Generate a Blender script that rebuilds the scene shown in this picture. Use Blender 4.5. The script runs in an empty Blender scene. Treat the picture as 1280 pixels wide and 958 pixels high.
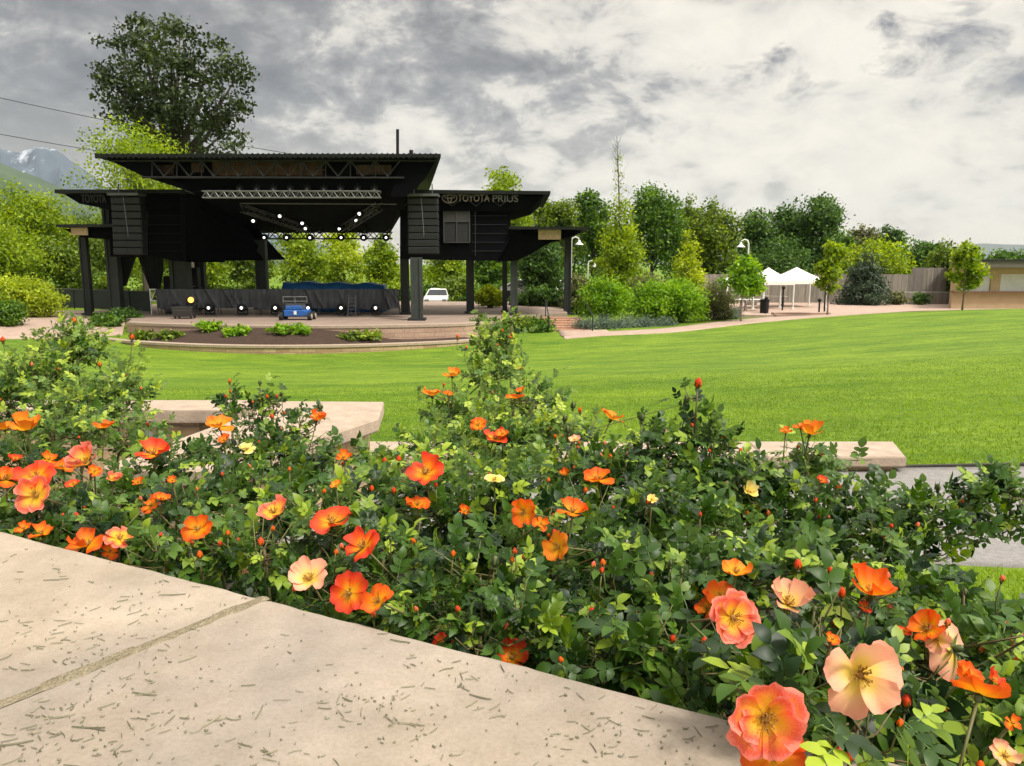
import bpy, math, random
import numpy as np
from mathutils import Vector, Matrix, noise as mnoise

SC = bpy.context.scene
SUN_E = 2.2
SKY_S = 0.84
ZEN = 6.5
SKY_LR = .14
EXPO = 1.0
HAZE = 6e-5
HORZ = (.60, .54, .46)
SKYR = [(.36, (.10, .10, .105)), (.44, (.165, .163, .167)), (.49, (.27, .265, .265)), (.525, (.43, .415, .39)), (.57, (.52, .50, .465)), (.66, (.60, .57, .52))]
BANKS = [(820, 165, 70, .36), (1000, 70, 90, .30), (900, 85, 100, .3), (1165, 52, 120, .42), (640, 60, 110, .26), (1275, 95, 80, .38), (770, 135, 50, .34), (700, 35, 40, .32), (60, 120, 100, .34), (480, 60, 160, .24), (590, 90, 90, .27), (300, 40, 250, .2), (480, 130, 110, .22), (1010, 120, 60, .3), (900, 215, 420, -.04, 1.2), (820, 30, 110, -.05), (1080, 20, 160, -.04)]
COL = SC.collection
R = math.radians
F = 960.0                                # focal length in photo pixels (1280 wide)
PITCH = math.atan(149 / F)
CP, SP = math.cos(PITCH), math.sin(PITCH)
CZ = 5.0                                 # camera height in the world


def P(px, py, D):
    """world point seen at photo pixel (px,py) at forward distance D"""
    a = (px - 640) / F
    b = (py - 479) / F
    dy = CP - b * SP
    dz = -SP - b * CP
    t = D / dy
    return Vector((a * t, D, CZ + dz * t))


def PZ(px, py, z):
    """world point seen at (px,py) on the horizontal plane z"""
    a = (px - 640) / F
    b = (py - 479) / F
    dy = CP - b * SP
    dz = -SP - b * CP
    t = (z - CZ) / dz
    return Vector((a * t, dy * t, z))


def project(v):
    x, y, z = v[..., 0], v[..., 1], v[..., 2] - CZ
    dep = y * CP - z * SP
    up = y * SP + z * CP
    return 640 + F * x / dep, 479 - F * up / dep, dep


# ------------------------------------------------------------------ tagging
def tag(o, label=None, cat=None, group=None, kind=None):
    if label: o['label'] = label
    if cat: o['category'] = cat
    if group: o['group'] = group
    if kind: o['kind'] = kind
    return o


def empty(name, loc, label, cat, group=None, rz=0):
    o = bpy.data.objects.new(name, None)
    o.empty_display_size = .2
    COL.objects.link(o)
    o.location = loc
    o.rotation_euler = (0, 0, rz)
    return tag(o, label, cat, group)


def link(name, me, parent=None, m=None):
    o = bpy.data.objects.new(name, me)
    COL.objects.link(o)
    if m is not None:
        for k in (m if isinstance(m, (list, tuple)) else [m]):
            me.materials.append(k)
    if parent is not None:
        o.parent = parent
        # parents only translate / rotate: keep geometry given in world space
        if not me.get('local'):
            o.matrix_parent_inverse = parent_matrix(parent).inverted()
    return o


def parent_matrix(p):
    m = Matrix.Translation(p.location) @ p.rotation_euler.to_matrix().to_4x4()
    if p.parent is not None:
        m = parent_matrix(p.parent) @ p.matrix_parent_inverse @ m
    return m


def np_mesh(name, V, Fc, smooth=False, tint=None, uv=None, matidx=None):
    """V (n,3), Fc (m,k) constant k"""
    V = np.ascontiguousarray(V, dtype=np.float32)
    Fc = np.ascontiguousarray(Fc, dtype=np.int32)
    m, k = Fc.shape
    me = bpy.data.meshes.new(name)
    me.vertices.add(len(V))
    me.vertices.foreach_set('co', V.ravel())
    me.loops.add(m * k)
    me.loops.foreach_set('vertex_index', Fc.ravel())
    me.polygons.add(m)
    me.polygons.foreach_set('loop_start', np.arange(0, m * k, k, dtype=np.int32))
    me.polygons.foreach_set('loop_total', np.full(m, k, dtype=np.int32))
    if matidx is not None:
        me.polygons.foreach_set('material_index', np.asarray(matidx, dtype=np.int32))
    me.update(calc_edges=True)
    if smooth:
        me.polygons.foreach_set('use_smooth', np.ones(m, dtype=bool))
    if tint is not None:
        at = me.attributes.new('tint', 'FLOAT', 'POINT')
        at.data.foreach_set('value', np.asarray(tint, dtype=np.float32))
    if uv is not None:
        at = me.attributes.new('pet', 'FLOAT_VECTOR', 'POINT')
        u3 = np.zeros((len(V), 3), dtype=np.float32)
        u3[:, :2] = uv
        at.data.foreach_set('vector', u3.ravel())
    return me


class MB:
    """collects boxes, tubes, prisms; builds ONE mesh object"""
    def __init__(s):
        s.v = []; s.f = []; s.mi = []; s.cur = 0

    def add(s, vs, fs):
        n = len(s.v)
        s.v += [tuple(v) for v in vs]
        s.f += [tuple(i + n for i in f) for f in fs]
        s.mi += [s.cur] * len(fs)
        return s

    def box(s, c, d, rz=0, rx=0, ry=0):
        M = Matrix.Translation(Vector(c)) @ Matrix.Rotation(rz, 4, 'Z') @ Matrix.Rotation(ry, 4, 'Y') @ Matrix.Rotation(rx, 4, 'X')
        hx, hy, hz = d[0] / 2, d[1] / 2, d[2] / 2
        vs = [M @ Vector((x * hx, y * hy, z * hz)) for x in (-1, 1) for y in (-1, 1) for z in (-1, 1)]
        s.add(vs, [(0, 1, 3, 2), (4, 6, 7, 5), (0, 4, 5, 1), (2, 3, 7, 6), (0, 2, 6, 4), (1, 5, 7, 3)])
        return s

    def cbox(s, c, d, b=.02, rz=0):
        """box with chamfered edges (inset rings)"""
        hx, hy, hz = d[0] / 2, d[1] / 2, d[2] / 2
        M = Matrix.Translation(Vector(c)) @ Matrix.Rotation(rz, 4, 'Z')
        rings = []
        for z, ins in ((-hz, b), (-hz + b, 0), (hz - b, 0), (hz, b)):
            X, Y = hx - ins, hy - ins
            c_ = b
            pts = [(-X + c_, -Y), (X - c_, -Y), (X, -Y + c_), (X, Y - c_), (X - c_, Y), (-X + c_, Y), (-X, Y - c_), (-X, -Y + c_)]
            rings.append([M @ Vector((x, y, z)) for x, y in pts])
        s.loft(rings, True)
        return s

    def loft(s, rings, cap=True):
        n = len(rings[0]); base = len(s.v)
        for r in rings: s.v += [tuple(p) for p in r]
        for i in range(len(rings) - 1):
            for j in range(n):
                k = (j + 1) % n
                s.f.append((base + i * n + j, base + i * n + k, base + (i + 1) * n + k, base + (i + 1) * n + j)); s.mi.append(s.cur)
        if cap:
            s.f.append(tuple(base + j for j in reversed(range(n)))); s.mi.append(s.cur)
            s.f.append(tuple(base + (len(rings) - 1) * n + j for j in range(n))); s.mi.append(s.cur)
        return s

    def tube(s, pts, rad, n=6, cap=True):
        pts = [Vector(p) for p in pts]
        if not isinstance(rad, (list, tuple)): rad = [rad] * len(pts)
        rings = []
        prev = None
        for i, p in enumerate(pts):
            if i == 0: t = pts[1] - p
            elif i == len(pts) - 1: t = p - pts[i - 1]
            else: t = pts[i + 1] - pts[i - 1]
            t.normalize()
            if prev is None:
                up = Vector((0, 0, 1)) if abs(t.z) < .9 else Vector((1, 0, 0))
                a = t.cross(up).normalized()
            else:
                a = (prev - t * prev.dot(t)).normalized()
            prev = a
            b = t.cross(a)
            rings.append([p + (a * math.cos(2 * math.pi * k / n) + b * math.sin(2 * math.pi * k / n)) * rad[i] for k in range(n)])
        s.loft(rings, cap)
        return s

    def prism(s, poly_f, poly_b):
        """two congruent polygons (front, back) as vectors"""
        s.loft([poly_f, poly_b], True)
        return s

    def lathe(s, c, prof, n=12, axis=None):
        """prof list of (r,z) about axis at c"""
        Mx = Matrix.Identity(3)
        if axis is not None:
            Mx = Vector((0, 0, 1)).rotation_difference(Vector(axis)).to_matrix()
        rings = [[Vector(c) + Mx @ Vector((max(r, 1e-4) * math.cos(2 * math.pi * k / n), max(r, 1e-4) * math.sin(2 * math.pi * k / n), z)) for k in range(n)] for r, z in prof]
        s.loft(rings, True)
        return s

    def build(s, name, m, parent=None, smooth=False):
        me = bpy.data.meshes.new(name)
        me.from_pydata(s.v, [], s.f)
        me.polygons.foreach_set('material_index', s.mi)
        if smooth: me.polygons.foreach_set('use_smooth', [True] * len(s.f))
        me.update()
        import bmesh
        bm = bmesh.new(); bm.from_mesh(me)
        bmesh.ops.recalc_face_normals(bm, faces=bm.faces)
        bm.to_mesh(me); bm.free()
        return link(name, me, parent, m)


def copy_tree(o, parent=None):
    c = o.copy(); COL.objects.link(c); c.parent = parent
    for ch in list(o.children): copy_tree(ch, c)
    return c


# ------------------------------------------------------------------ materials
MATS = {}


def new_mat(name):
    m = bpy.data.materials.new(name); m.use_nodes = True
    nt = m.node_tree; nt.nodes.clear()
    return m, nt, nt.nodes, nt.links


def mat(name, c1, c2=None, rough=.7, scale=8, bump=.0, bscale=None, metal=0, detail=6, spec=.5, coords='Object', stretch=None):
    if name in MATS: return MATS[name]
    m, nt, N, L = new_mat(name)
    out = N.new('ShaderNodeOutputMaterial'); b = N.new('ShaderNodeBsdfPrincipled')
    L.new(b.outputs[0], out.inputs[0])
    b.inputs['Roughness'].default_value = rough
    b.inputs['Metallic'].default_value = metal
    b.inputs['Specular IOR Level'].default_value = spec
    tc = N.new('ShaderNodeTexCoord'); mp = N.new('ShaderNodeMapping')
    L.new(tc.outputs[coords], mp.inputs[0])
    if stretch: mp.inputs['Scale'].default_value = stretch
    c2 = c2 or tuple(x * .7 for x in c1)
    nz = N.new('ShaderNodeTexNoise'); nz.inputs['Scale'].default_value = scale; nz.inputs['Detail'].default_value = detail
    nz.inputs['Roughness'].default_value = .65
    L.new(mp.outputs[0], nz.inputs[0])
    cr = N.new('ShaderNodeValToRGB')
    cr.color_ramp.elements[0].position = .3; cr.color_ramp.elements[0].color = (*c2, 1)
    cr.color_ramp.elements[1].position = .7; cr.color_ramp.elements[1].color = (*c1, 1)
    L.new(nz.outputs[0], cr.inputs[0]); L.new(cr.outputs[0], b.inputs['Base Color'])
    if bump:
        nb = N.new('ShaderNodeTexNoise'); nb.inputs['Scale'].default_value = bscale or scale * 6; nb.inputs['Detail'].default_value = 5
        L.new(mp.outputs[0], nb.inputs[0])
        bp = N.new('ShaderNodeBump'); bp.inputs['Strength'].default_value = bump; bp.inputs['Distance'].default_value = .02
        L.new(nb.outputs[0], bp.inputs['Height']); L.new(bp.outputs[0], b.inputs['Normal'])
    MATS[name] = m
    return m


def leaf_mat(name, dark, mid, light, trans=.35, rough=.55, spec=.35, back=None):
    if name in MATS: return MATS[name]
    m, nt, N, L = new_mat(name)
    out = N.new('ShaderNodeOutputMaterial'); b = N.new('ShaderNodeBsdfPrincipled')
    at = N.new('ShaderNodeAttribute'); at.attribute_name = 'tint'
    cr = N.new('ShaderNodeValToRGB')
    e = cr.color_ramp.elements
    e[0].position = 0; e[0].color = (*dark, 1)
    e[1].position = 1; e[1].color = (*light, 1)
    k = e.new(.5); k.color = (*mid, 1)
    L.new(at.outputs['Fac'], cr.inputs[0])
    colout = cr.outputs[0]
    if back is not None:
        g = N.new('ShaderNodeNewGeometry'); mx = N.new('ShaderNodeMix'); mx.data_type = 'RGBA'
        L.new(g.outputs['Backfacing'], mx.inputs[0]); L.new(cr.outputs[0], mx.inputs[6]); mx.inputs[7].default_value = (*back, 1)
        colout = mx.outputs[2]
    L.new(colout, b.inputs['Base Color'])
    b.inputs['Roughness'].default_value = rough; b.inputs['Specular IOR Level'].default_value = spec
    tr = N.new('ShaderNodeBsdfTranslucent')
    hs = N.new('ShaderNodeHueSaturation'); hs.inputs['Value'].default_value = 1.7; hs.inputs['Saturation'].default_value = 1.1; hs.inputs['Hue'].default_value = .485
    L.new(colout, hs.inputs['Color']); L.new(hs.outputs[0], tr.inputs[0])
    ms = N.new('ShaderNodeMixShader'); ms.inputs[0].default_value = trans
    L.new(b.outputs[0], ms.inputs[1]); L.new(tr.outputs[0], ms.inputs[2]); L.new(ms.outputs[0], out.inputs[0])
    MATS[name] = m
    return m


def emit_mat(name, col, s):
    m, nt, N, L = new_mat(name)
    out = N.new('ShaderNodeOutputMaterial'); e = N.new('ShaderNodeEmission')
    e.inputs[0].default_value = (*col, 1); e.inputs[1].default_value = s
    L.new(e.outputs[0], out.inputs[0]); return m


def petal_mat(name, stops, trans=.35):
    """colour along the petal (pet.x 0 base..1 rim)"""
    m, nt, N, L = new_mat(name)
    out = N.new('ShaderNodeOutputMaterial'); b = N.new('ShaderNodeBsdfPrincipled')
    at = N.new('ShaderNodeAttribute'); at.attribute_name = 'pet'
    sx = N.new('ShaderNodeSeparateXYZ'); L.new(at.outputs['Vector'], sx.inputs[0])
    tc = N.new('ShaderNodeTexCoord'); nz = N.new('ShaderNodeTexNoise'); nz.inputs['Scale'].default_value = 55; nz.inputs['Detail'].default_value = 4
    L.new(tc.outputs['Object'], nz.inputs[0])
    ma = N.new('ShaderNodeMath'); ma.operation = 'MULTIPLY_ADD'; ma.inputs[1].default_value = .55; ma.inputs[2].default_value = -.27
    L.new(nz.outputs[0], ma.inputs[0])
    ad = N.new('ShaderNodeMath'); ad.operation = 'ADD'; L.new(sx.outputs[0], ad.inputs[0]); L.new(ma.outputs[0], ad.inputs[1])
    # edges of the petal a little stronger in colour
    m2 = N.new('ShaderNodeMath'); m2.operation = 'MULTIPLY_ADD'; m2.inputs[1].default_value = .18; L.new(sx.outputs[1], m2.inputs[0]); L.new(ad.outputs[0], m2.inputs[2])
    cr = N.new('ShaderNodeValToRGB'); e = cr.color_ramp.elements
    e[0].position = stops[0][0]; e[0].color = (*stops[0][1], 1)
    e[1].position = stops[-1][0]; e[1].color = (*stops[-1][1], 1)
    for p_, c_ in stops[1:-1]:
        q = e.new(p_); q.color = (*c_, 1)
    L.new(m2.outputs[0], cr.inputs[0])
    L.new(cr.outputs[0], b.inputs['Base Color']); b.inputs['Roughness'].default_value = .55; b.inputs['Specular IOR Level'].default_value = .25
    # fine veins
    wv = N.new('ShaderNodeTexNoise'); wv.inputs['Scale'].default_value = 1.0; wv.inputs['Detail'].default_value = 3
    mp = N.new('ShaderNodeMapping'); mp.inputs['Scale'].default_value = (3, 26, 1); L.new(at.outputs['Vector'], mp.inputs[0]); L.new(mp.outputs[0], wv.inputs[0])
    bp = N.new('ShaderNodeBump'); bp.inputs['Strength'].default_value = .35; bp.inputs['Distance'].default_value = .002
    L.new(wv.outputs[0], bp.inputs['Height']); L.new(bp.outputs[0], b.inputs['Normal'])
    tr = N.new('ShaderNodeBsdfTranslucent'); L.new(cr.outputs[0], tr.inputs[0])
    ms = N.new('ShaderNodeMixShader'); ms.inputs[0].default_value = trans
    L.new(b.outputs[0], ms.inputs[1]); L.new(tr.outputs[0], ms.inputs[2]); L.new(ms.outputs[0], out.inputs[0])
    return m


def stone_wall_mat(name, cols, bw=.35, bh=.12, mortar=(.25, .2, .15)):
    m, nt, N, L = new_mat(name)
    out = N.new('ShaderNodeOutputMaterial'); b = N.new('ShaderNodeBsdfPrincipled'); L.new(b.outputs[0], out.inputs[0])
    b.inputs['Roughness'].default_value = .9
    tc = N.new('ShaderNodeTexCoord'); mp = N.new('ShaderNodeMapping'); L.new(tc.outputs['Object'], mp.inputs[0])
    mp.inputs['Rotation'].default_value = (R(90), 0, 0)
    nz0 = N.new('ShaderNodeTexNoise'); nz0.inputs['Scale'].default_value = 3; L.new(mp.outputs[0], nz0.inputs[0])
    vm = N.new('ShaderNodeVectorMath'); vm.operation = 'MULTIPLY_ADD'; vm.inputs[1].default_value = (.06, .06, .06); L.new(nz0.outputs['Color'], vm.inputs[0]); L.new(mp.outputs[0], vm.inputs[2])
    bt = N.new('ShaderNodeTexBrick'); bt.inputs['Scale'].default_value = 1
    bt.inputs['Brick Width'].default_value = bw; bt.inputs['Row Height'].default_value = bh; bt.inputs['Mortar Size'].default_value = .008
    bt.inputs['Color1'].default_value = (*cols[0], 1); bt.inputs['Color2'].default_value = (*cols[1], 1); bt.inputs['Mortar'].default_value = (*mortar, 1)
    L.new(vm.outputs[0], bt.inputs[0])
    nz = N.new('ShaderNodeTexNoise'); nz.inputs['Scale'].default_value = 14; nz.inputs['Detail'].default_value = 8; L.new(tc.outputs['Object'], nz.inputs[0])
    mx = N.new('ShaderNodeMix'); mx.data_type = 'RGBA'; mx.blend_type = 'MULTIPLY'; mx.inputs[0].default_value = .5
    cr = N.new('ShaderNodeValToRGB'); cr.color_ramp.elements[0].position = .3; cr.color_ramp.elements[0].color = (.5, .5, .5, 1); cr.color_ramp.elements[1].position = .65
    L.new(nz.outputs[0], cr.inputs[0]); L.new(bt.outputs[0], mx.inputs[6]); L.new(cr.outputs[0], mx.inputs[7]); L.new(mx.outputs[2], b.inputs['Base Color'])
    bp = N.new('ShaderNodeBump'); bp.inputs['Strength'].default_value = .6; bp.inputs['Distance'].default_value = .02
    ad = N.new('ShaderNodeMath'); ad.operation = 'MULTIPLY_ADD'; ad.inputs[1].default_value = .5; L.new(nz.outputs[0], ad.inputs[0])
    iv = N.new('ShaderNodeMath'); iv.operation = 'SUBTRACT'; iv.inputs[0].default_value = 1; L.new(bt.outputs['Fac'], iv.inputs[1]); L.new(iv.outputs[0], ad.inputs[2])
    L.new(ad.outputs[0], bp.inputs['Height']); L.new(bp.outputs[0], b.inputs['Normal'])
    return m


def grass_mat():
    m, nt, N, L = new_mat('lawn_grass')
    out = N.new('ShaderNodeOutputMaterial'); b = N.new('ShaderNodeBsdfPrincipled'); L.new(b.outputs[0], out.inputs[0])
    b.inputs['Roughness'].default_value = .8; b.inputs['Specular IOR Level'].default_value = .15
    tc = N.new('ShaderNodeTexCoord')
    def nz(s, d, st=(1, 1, 1)):
        mp = N.new('ShaderNodeMapping'); mp.inputs['Scale'].default_value = st; L.new(tc.outputs['Object'], mp.inputs[0])
        n = N.new('ShaderNodeTexNoise'); n.inputs['Scale'].default_value = s; n.inputs['Detail'].default_value = d; n.inputs['Roughness'].default_value = .7
        L.new(mp.outputs[0], n.inputs[0]); return n
    n1 = nz(.35, 8, (.5, 1.6, 1)); n2 = nz(9, 9)
    n3 = nz(1.3, 8, (.6, 1.1, 1))
    c1 = N.new('ShaderNodeValToRGB'); e = c1.color_ramp.elements
    e[0].position = .38; e[0].color = (*G_LO, 1); e[1].position = .60; e[1].color = (*G_HI, 1)
    mxa = N.new('ShaderNodeMath'); mxa.operation = 'MULTIPLY_ADD'; mxa.inputs[1].default_value = .5
    hf = N.new('ShaderNodeMath'); hf.operation = 'MULTIPLY'; hf.inputs[1].default_value = .5
    L.new(n3.outputs[0], hf.inputs[0]); L.new(n1.outputs[0], mxa.inputs[0]); L.new(hf.outputs[0], mxa.inputs[2])
    L.new(mxa.outputs[0], c1.inputs[0])
    c2 = N.new('ShaderNodeValToRGB'); e = c2.color_ramp.elements
    e[0].position = .38; e[0].color = (.45, .5, .35, 1); e[1].position = .6; e[1].color = (1, 1, 1, 1)
    L.new(n2.outputs[0], c2.inputs[0])
    mx = N.new('ShaderNodeMix'); mx.data_type = 'RGBA'; mx.blend_type = 'MULTIPLY'; mx.inputs[0].default_value = .75
    L.new(c1.outputs[0], mx.inputs[6]); L.new(c2.outputs[0], mx.inputs[7]); L.new(mx.outputs[2], b.inputs['Base Color'])
    bp = N.new('ShaderNodeBump'); bp.inputs['Strength'].default_value = .8; bp.inputs['Distance'].default_value = .03
    n4 = nz(30, 6); L.new(n4.outputs[0], bp.inputs['Height']); L.new(bp.outputs[0], b.inputs['Normal'])
    return m


G_LO = (.072, .155, .012)
G_HI = (.20, .295, .022)

M_black = mat('black_steel', (.008, .009, .010), (.004, .004, .005), rough=.6, scale=3, spec=.3)
M_blackcloth = mat('black_cloth', (.010, .011, .014), (.004, .004, .006), rough=.85, scale=5, bump=.1)
M_column = mat('grey_green_column', (.035, .042, .04), (.022, .027, .026), rough=.6, scale=2, bump=.1)
M_column_dk = mat('dark_column', (.014, .017, .018), (.008, .01, .011), rough=.6, scale=2)
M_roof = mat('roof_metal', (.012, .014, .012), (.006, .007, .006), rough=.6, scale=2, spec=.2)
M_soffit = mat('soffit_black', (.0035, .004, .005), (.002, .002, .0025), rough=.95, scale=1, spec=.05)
M_alu = mat('aluminium', (.22, .225, .22), (.10, .10, .10), rough=.45, scale=6, metal=.3)
M_steelgrey = mat('steel_grey', (.11, .115, .12), (.06, .06, .065), rough=.5, scale=4)
M_truss_dk = mat('roof_truss_dark', (.03, .03, .032), (.015, .015, .016), rough=.6, scale=4, spec=.2)
M_white = mat('white_paint', (.75, .75, .73), (.6, .6, .58), rough=.5, scale=4)
M_tent = mat('white_vinyl', (.85, .83, .79), (.74, .71, .67), rough=.6, scale=2, bump=.15, bscale=3)
M_blue = mat('blue_paint', (.02, .12, .42), (.015, .07, .26), rough=.4, scale=5)
M_bluecover = mat('blue_tarp', (.02, .16, .38), (.015, .08, .22), rough=.5, scale=3, bump=.6, bscale=2)
M_tyre = mat('tyre_rubber', (.02, .02, .02), (.01, .01, .01), rough=.8)
M_beigewheel = mat('pale_wheel', (.45, .42, .34), (.3, .28, .22), rough=.7)
M_deck = mat('pink_concrete', (.32, .235, .19), (.22, .165, .13), rough=.85, scale=1.2, bump=.1, bscale=20, detail=9)
M_plaza = mat('pink_pavers', (.42, .31, .25), (.30, .21, .165), rough=.85, scale=2.5, detail=9, bump=.1)
M_conc = mat('grey_path', (.27, .255, .245), (.17, .16, .155), rough=.9, scale=25, detail=10, bump=.5, bscale=120)
M_soil = mat('dark_soil', (.06, .032, .02), (.025, .014, .009), rough=1, scale=6, bump=1, bscale=30)
M_bedsoil = mat('bed_soil', (.018, .012, .007), (.006, .004, .003), rough=1, scale=9, bump=1, bscale=50)
M_cap = mat('pink_sandstone_cap', (.44, .345, .265), (.30, .23, .175), rough=.85, scale=7, bump=.25, bscale=60, detail=9)
M_wood = mat('weathered_fence_wood', (.27, .245, .205), (.16, .145, .12), rough=.9, scale=1.2, stretch=(6, 6, .6), bump=.3, bscale=20)
M_stucco = mat('tan_stucco', (.50, .37, .22), (.43, .31, .18), rough=.9, scale=2, bump=.1)
M_fascia = mat('brown_grey_fascia', (.13, .115, .095), (.09, .08, .065), rough=.7, scale=2)
M_sign = mat('tan_sign', (.50, .36, .22), (.30, .2, .11), rough=.7, scale=9)
M_signbrown = mat('orange_brown_sign', (.13, .05, .022), (.01, .006, .004), rough=.8, scale=3, detail=9)
M_letters = mat('bronze_letters', (.22, .17, .13), (.12, .095, .07), rough=.5, scale=10)
M_bark = mat('bark', (.10, .08, .06), (.045, .035, .028), rough=.95, scale=3, stretch=(4, 4, .8), bump=.8, bscale=12)
M_barkpale = mat('pale_bark', (.26, .2, .16), (.15, .11, .09), rough=.9, scale=5, stretch=(3, 3, .8), bump=.4)
M_cane = mat('rose_cane', (.10, .15, .035), (.12, .06, .03), rough=.6, scale=20)
M_brick = mat('brick_steps', (.44, .25, .165), (.31, .17, .11), rough=.85, scale=6)
M_glassdark = mat('dark_glass', (.02, .025, .03), (.015, .018, .02), rough=.08, scale=2)
M_wallstone = stone_wall_mat('tan_wall_stone', ((.52, .38, .22), (.36, .23, .13)), .55, .16)
M_wallstone2 = stone_wall_mat('pink_wall_stone', ((.48, .33, .24), (.40, .26, .19)), .9, .2)
M_grass = grass_mat()
M_lamp = emit_mat('lit_lamp_white', (1, .97, .92), 1.6)
M_lampor = emit_mat('lit_lamp_orange', (1, .45, .08), 1.6)

# ------------------------------------------------------------------ terrain
def rel(px, py, D):
    v = P(px, py, D); return (v.x, v.y, v.z - CZ)


CTRL = [(0, -4, -1.25), (0, 0, -1.2), (-3, 2, -1.25), (3, 2, -1.52), (0, 3, -1.4), (-3, 4, -1.5), (3, 4, -1.6), (6, 5, -1.57),
        (3, 6, -1.6), (0, 6, -1.62), (-3, 6, -1.7), (-8, 6, -1.6), (9, 6, -1.5),
        rel(1280, 500, 9.6), rel(1280, 450, 15), rel(1280, 420, 22), rel(1280, 400, 31), rel(1280, 386, 42),
        rel(1130, 391, 42), rel(1000, 399, 42),
        (0, 12, -2.12), (-6, 12, -2.2), (0, 20, -2.8), (-10, 20, -3.0), (8, 20, -2.42), (14, 12, -1.6), (20, 24, -2.0),
        (-10, 31.5, -3.75), (-18, 33, -3.55), (-3, 32, -3.68), (3, 33, -3.42), rel(740, 420, 35.5), (8, 36, -3.3), (14, 38, -2.95),
        (-20, 28, -3.0), (-24, 30, -2.95), (-24, 37, -2.87), (-32, 40, -2.9),
        (-19, 42, -3.1), (-10, 42, -3.3), (-10, 52, -3.3), (2, 46, -3.2), (8, 46, -3.2), (20, 50, -3.15), (34, 50, -3.05), (34, 58, -3.15),
        (8, 62, -3.15), (-10, 62, -3.2), (-26, 45, -2.92), (-32, 50, -3.0), (30, 66, -3.2), (0, 75, -3.2), (40, 40, -2.3), (34, 28, -1.9), (-40, 20, -2.6), (40, 75, -3.2), (-45, 75, -3.2)]
C_ = np.array(CTRL, dtype=float)


def _tps():
    n = len(C_)
    d = np.hypot(C_[:, None, 0] - C_[None, :, 0], C_[:, None, 1] - C_[None, :, 1])
    K = np.where(d > 0, d * d * np.log(np.maximum(d, 1e-9)), 0) + np.eye(n) * .8
    Q = np.c_[np.ones(n), C_[:, :2]]
    A = np.zeros((n + 3, n + 3)); A[:n, :n] = K; A[:n, n:] = Q; A[n:, :n] = Q.T
    return np.linalg.solve(A, np.r_[C_[:, 2], 0, 0, 0])


W_ = _tps()


def terrain(x, y):
    x = np.asarray(x, dtype=float); y = np.asarray(y, dtype=float)
    sh = x.shape; x = x.ravel(); y = y.ravel()
    cx = np.clip(x, -45, 45); cy = np.clip(y, -6, 78)
    out = np.zeros(len(x))
    for i in range(0, len(x), 20000):
        d = np.hypot(cx[i:i + 20000, None] - C_[None, :, 0], cy[i:i + 20000, None] - C_[None, :, 1])
        K = np.where(d > 1e-9, d * d * np.log(np.maximum(d, 1e-9)), 0)
        out[i:i + 20000] = K @ W_[:-3] + W_[-3] + W_[-2] * cx[i:i + 20000] + W_[-1] * cy[i:i + 20000]
    dd = np.maximum(np.maximum(np.abs(x) - 45, y - 78), np.maximum(-6 - y, 0))
    t = np.clip(dd / 60, 0, 1)
    out = out * (1 - t) + -3.2 * t
    return (out + CZ).reshape(sh)


def th(x, y): return float(terrain(np.array([x]), np.array([y]))[0])


def geo(a, b, st, far, g=1.35):
    l = list(np.arange(a, b + 1e-6, st))
    s = st; v = l[-1]
    while v < far: s *= g; v += s; l.append(v)
    s = st; v = l[0]; pre = []
    while v > -far: s *= g; v -= s; pre.append(v)
    return np.array(pre[::-1] + l)


def grid_obj(name, X, Y, Z, m, smooth=True):
    ny, nx = X.shape
    V = np.c_[X.ravel(), Y.ravel(), Z.ravel()]
    i = np.arange(ny - 1)[:, None] * nx + np.arange(nx - 1)[None, :]
    Fc = np.stack([i, i + 1, i + nx + 1, i + nx], -1).reshape(-1, 4)
    return link(name, np_mesh(name, V, Fc, smooth), None, m)


xs = geo(-48, 48, .75, 7000); ys = geo(-8, 80, .6, 7000)
X, Y = np.meshgrid(xs, ys)
lawn = grid_obj('lawn', X, Y, terrain(X, Y), M_grass); tag(lawn, kind='structure')


def ribbon(name, left, right, m, off=.02, n=60, k=10):
    """draped strip between two polylines (lists of (x,y))"""
    def res(pl):
        pl = np.array(pl, float); d = np.r_[0, np.cumsum(np.hypot(*np.diff(pl, axis=0).T))]
        t = np.linspace(0, d[-1], n); return np.c_[np.interp(t, d, pl[:, 0]), np.interp(t, d, pl[:, 1])]
    def sm(a):
        for _ in range(6): a[1:-1] = (a[:-2] + 2 * a[1:-1] + a[2:]) / 4
        return a
    A = sm(res(left)); B = sm(res(right))
    s = np.linspace(0, 1, k)[:, None, None]
    G = A[None] * (1 - s) + B[None] * s
    Z = terrain(G[..., 0], G[..., 1]) + off
    # skirt so the strip has thickness
    G = np.concatenate([G[:1], G, G[-1:]]); Z = np.concatenate([Z[:1] - .12, Z, Z[-1:] - .12])
    o = grid_obj(name, G[..., 0], G[..., 1], Z, m)
    tag(o, kind='structure')
    return o


# near grey path in front of the low stone wall
ribbon('path', [(-9, 3.9), (-3, 3.9), (2, 3.85), (5, 3.75), (9, 3.3), (14, 2.5)], [(-9, 5.9), (-3, 5.9), (2, 5.82), (5, 5.95), (9, 5.8), (14, 5.2)], M_conc, .02, 90, 16)


def pxz(px, py, z=-3.3):
    v = PZ(px, py, CZ + z); return (v.x, v.y)


# pinkish promenade along the far edge of the lawn
near = [(2.4, 34.75), (4.0, 35.3), (8, 37.2), (12.5, 40.2), (16, 42.2), (22, 43.6), (30, 44.3)]
far = [(2.4, 36.2), (4.0, 37.1), (8, 39.2), (11.5, 42.4), (15, 45.0), (22, 46.6), (30, 47.0)]
ribbon('promenade', near, far, M_plaza, .03, 80, 8)
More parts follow.
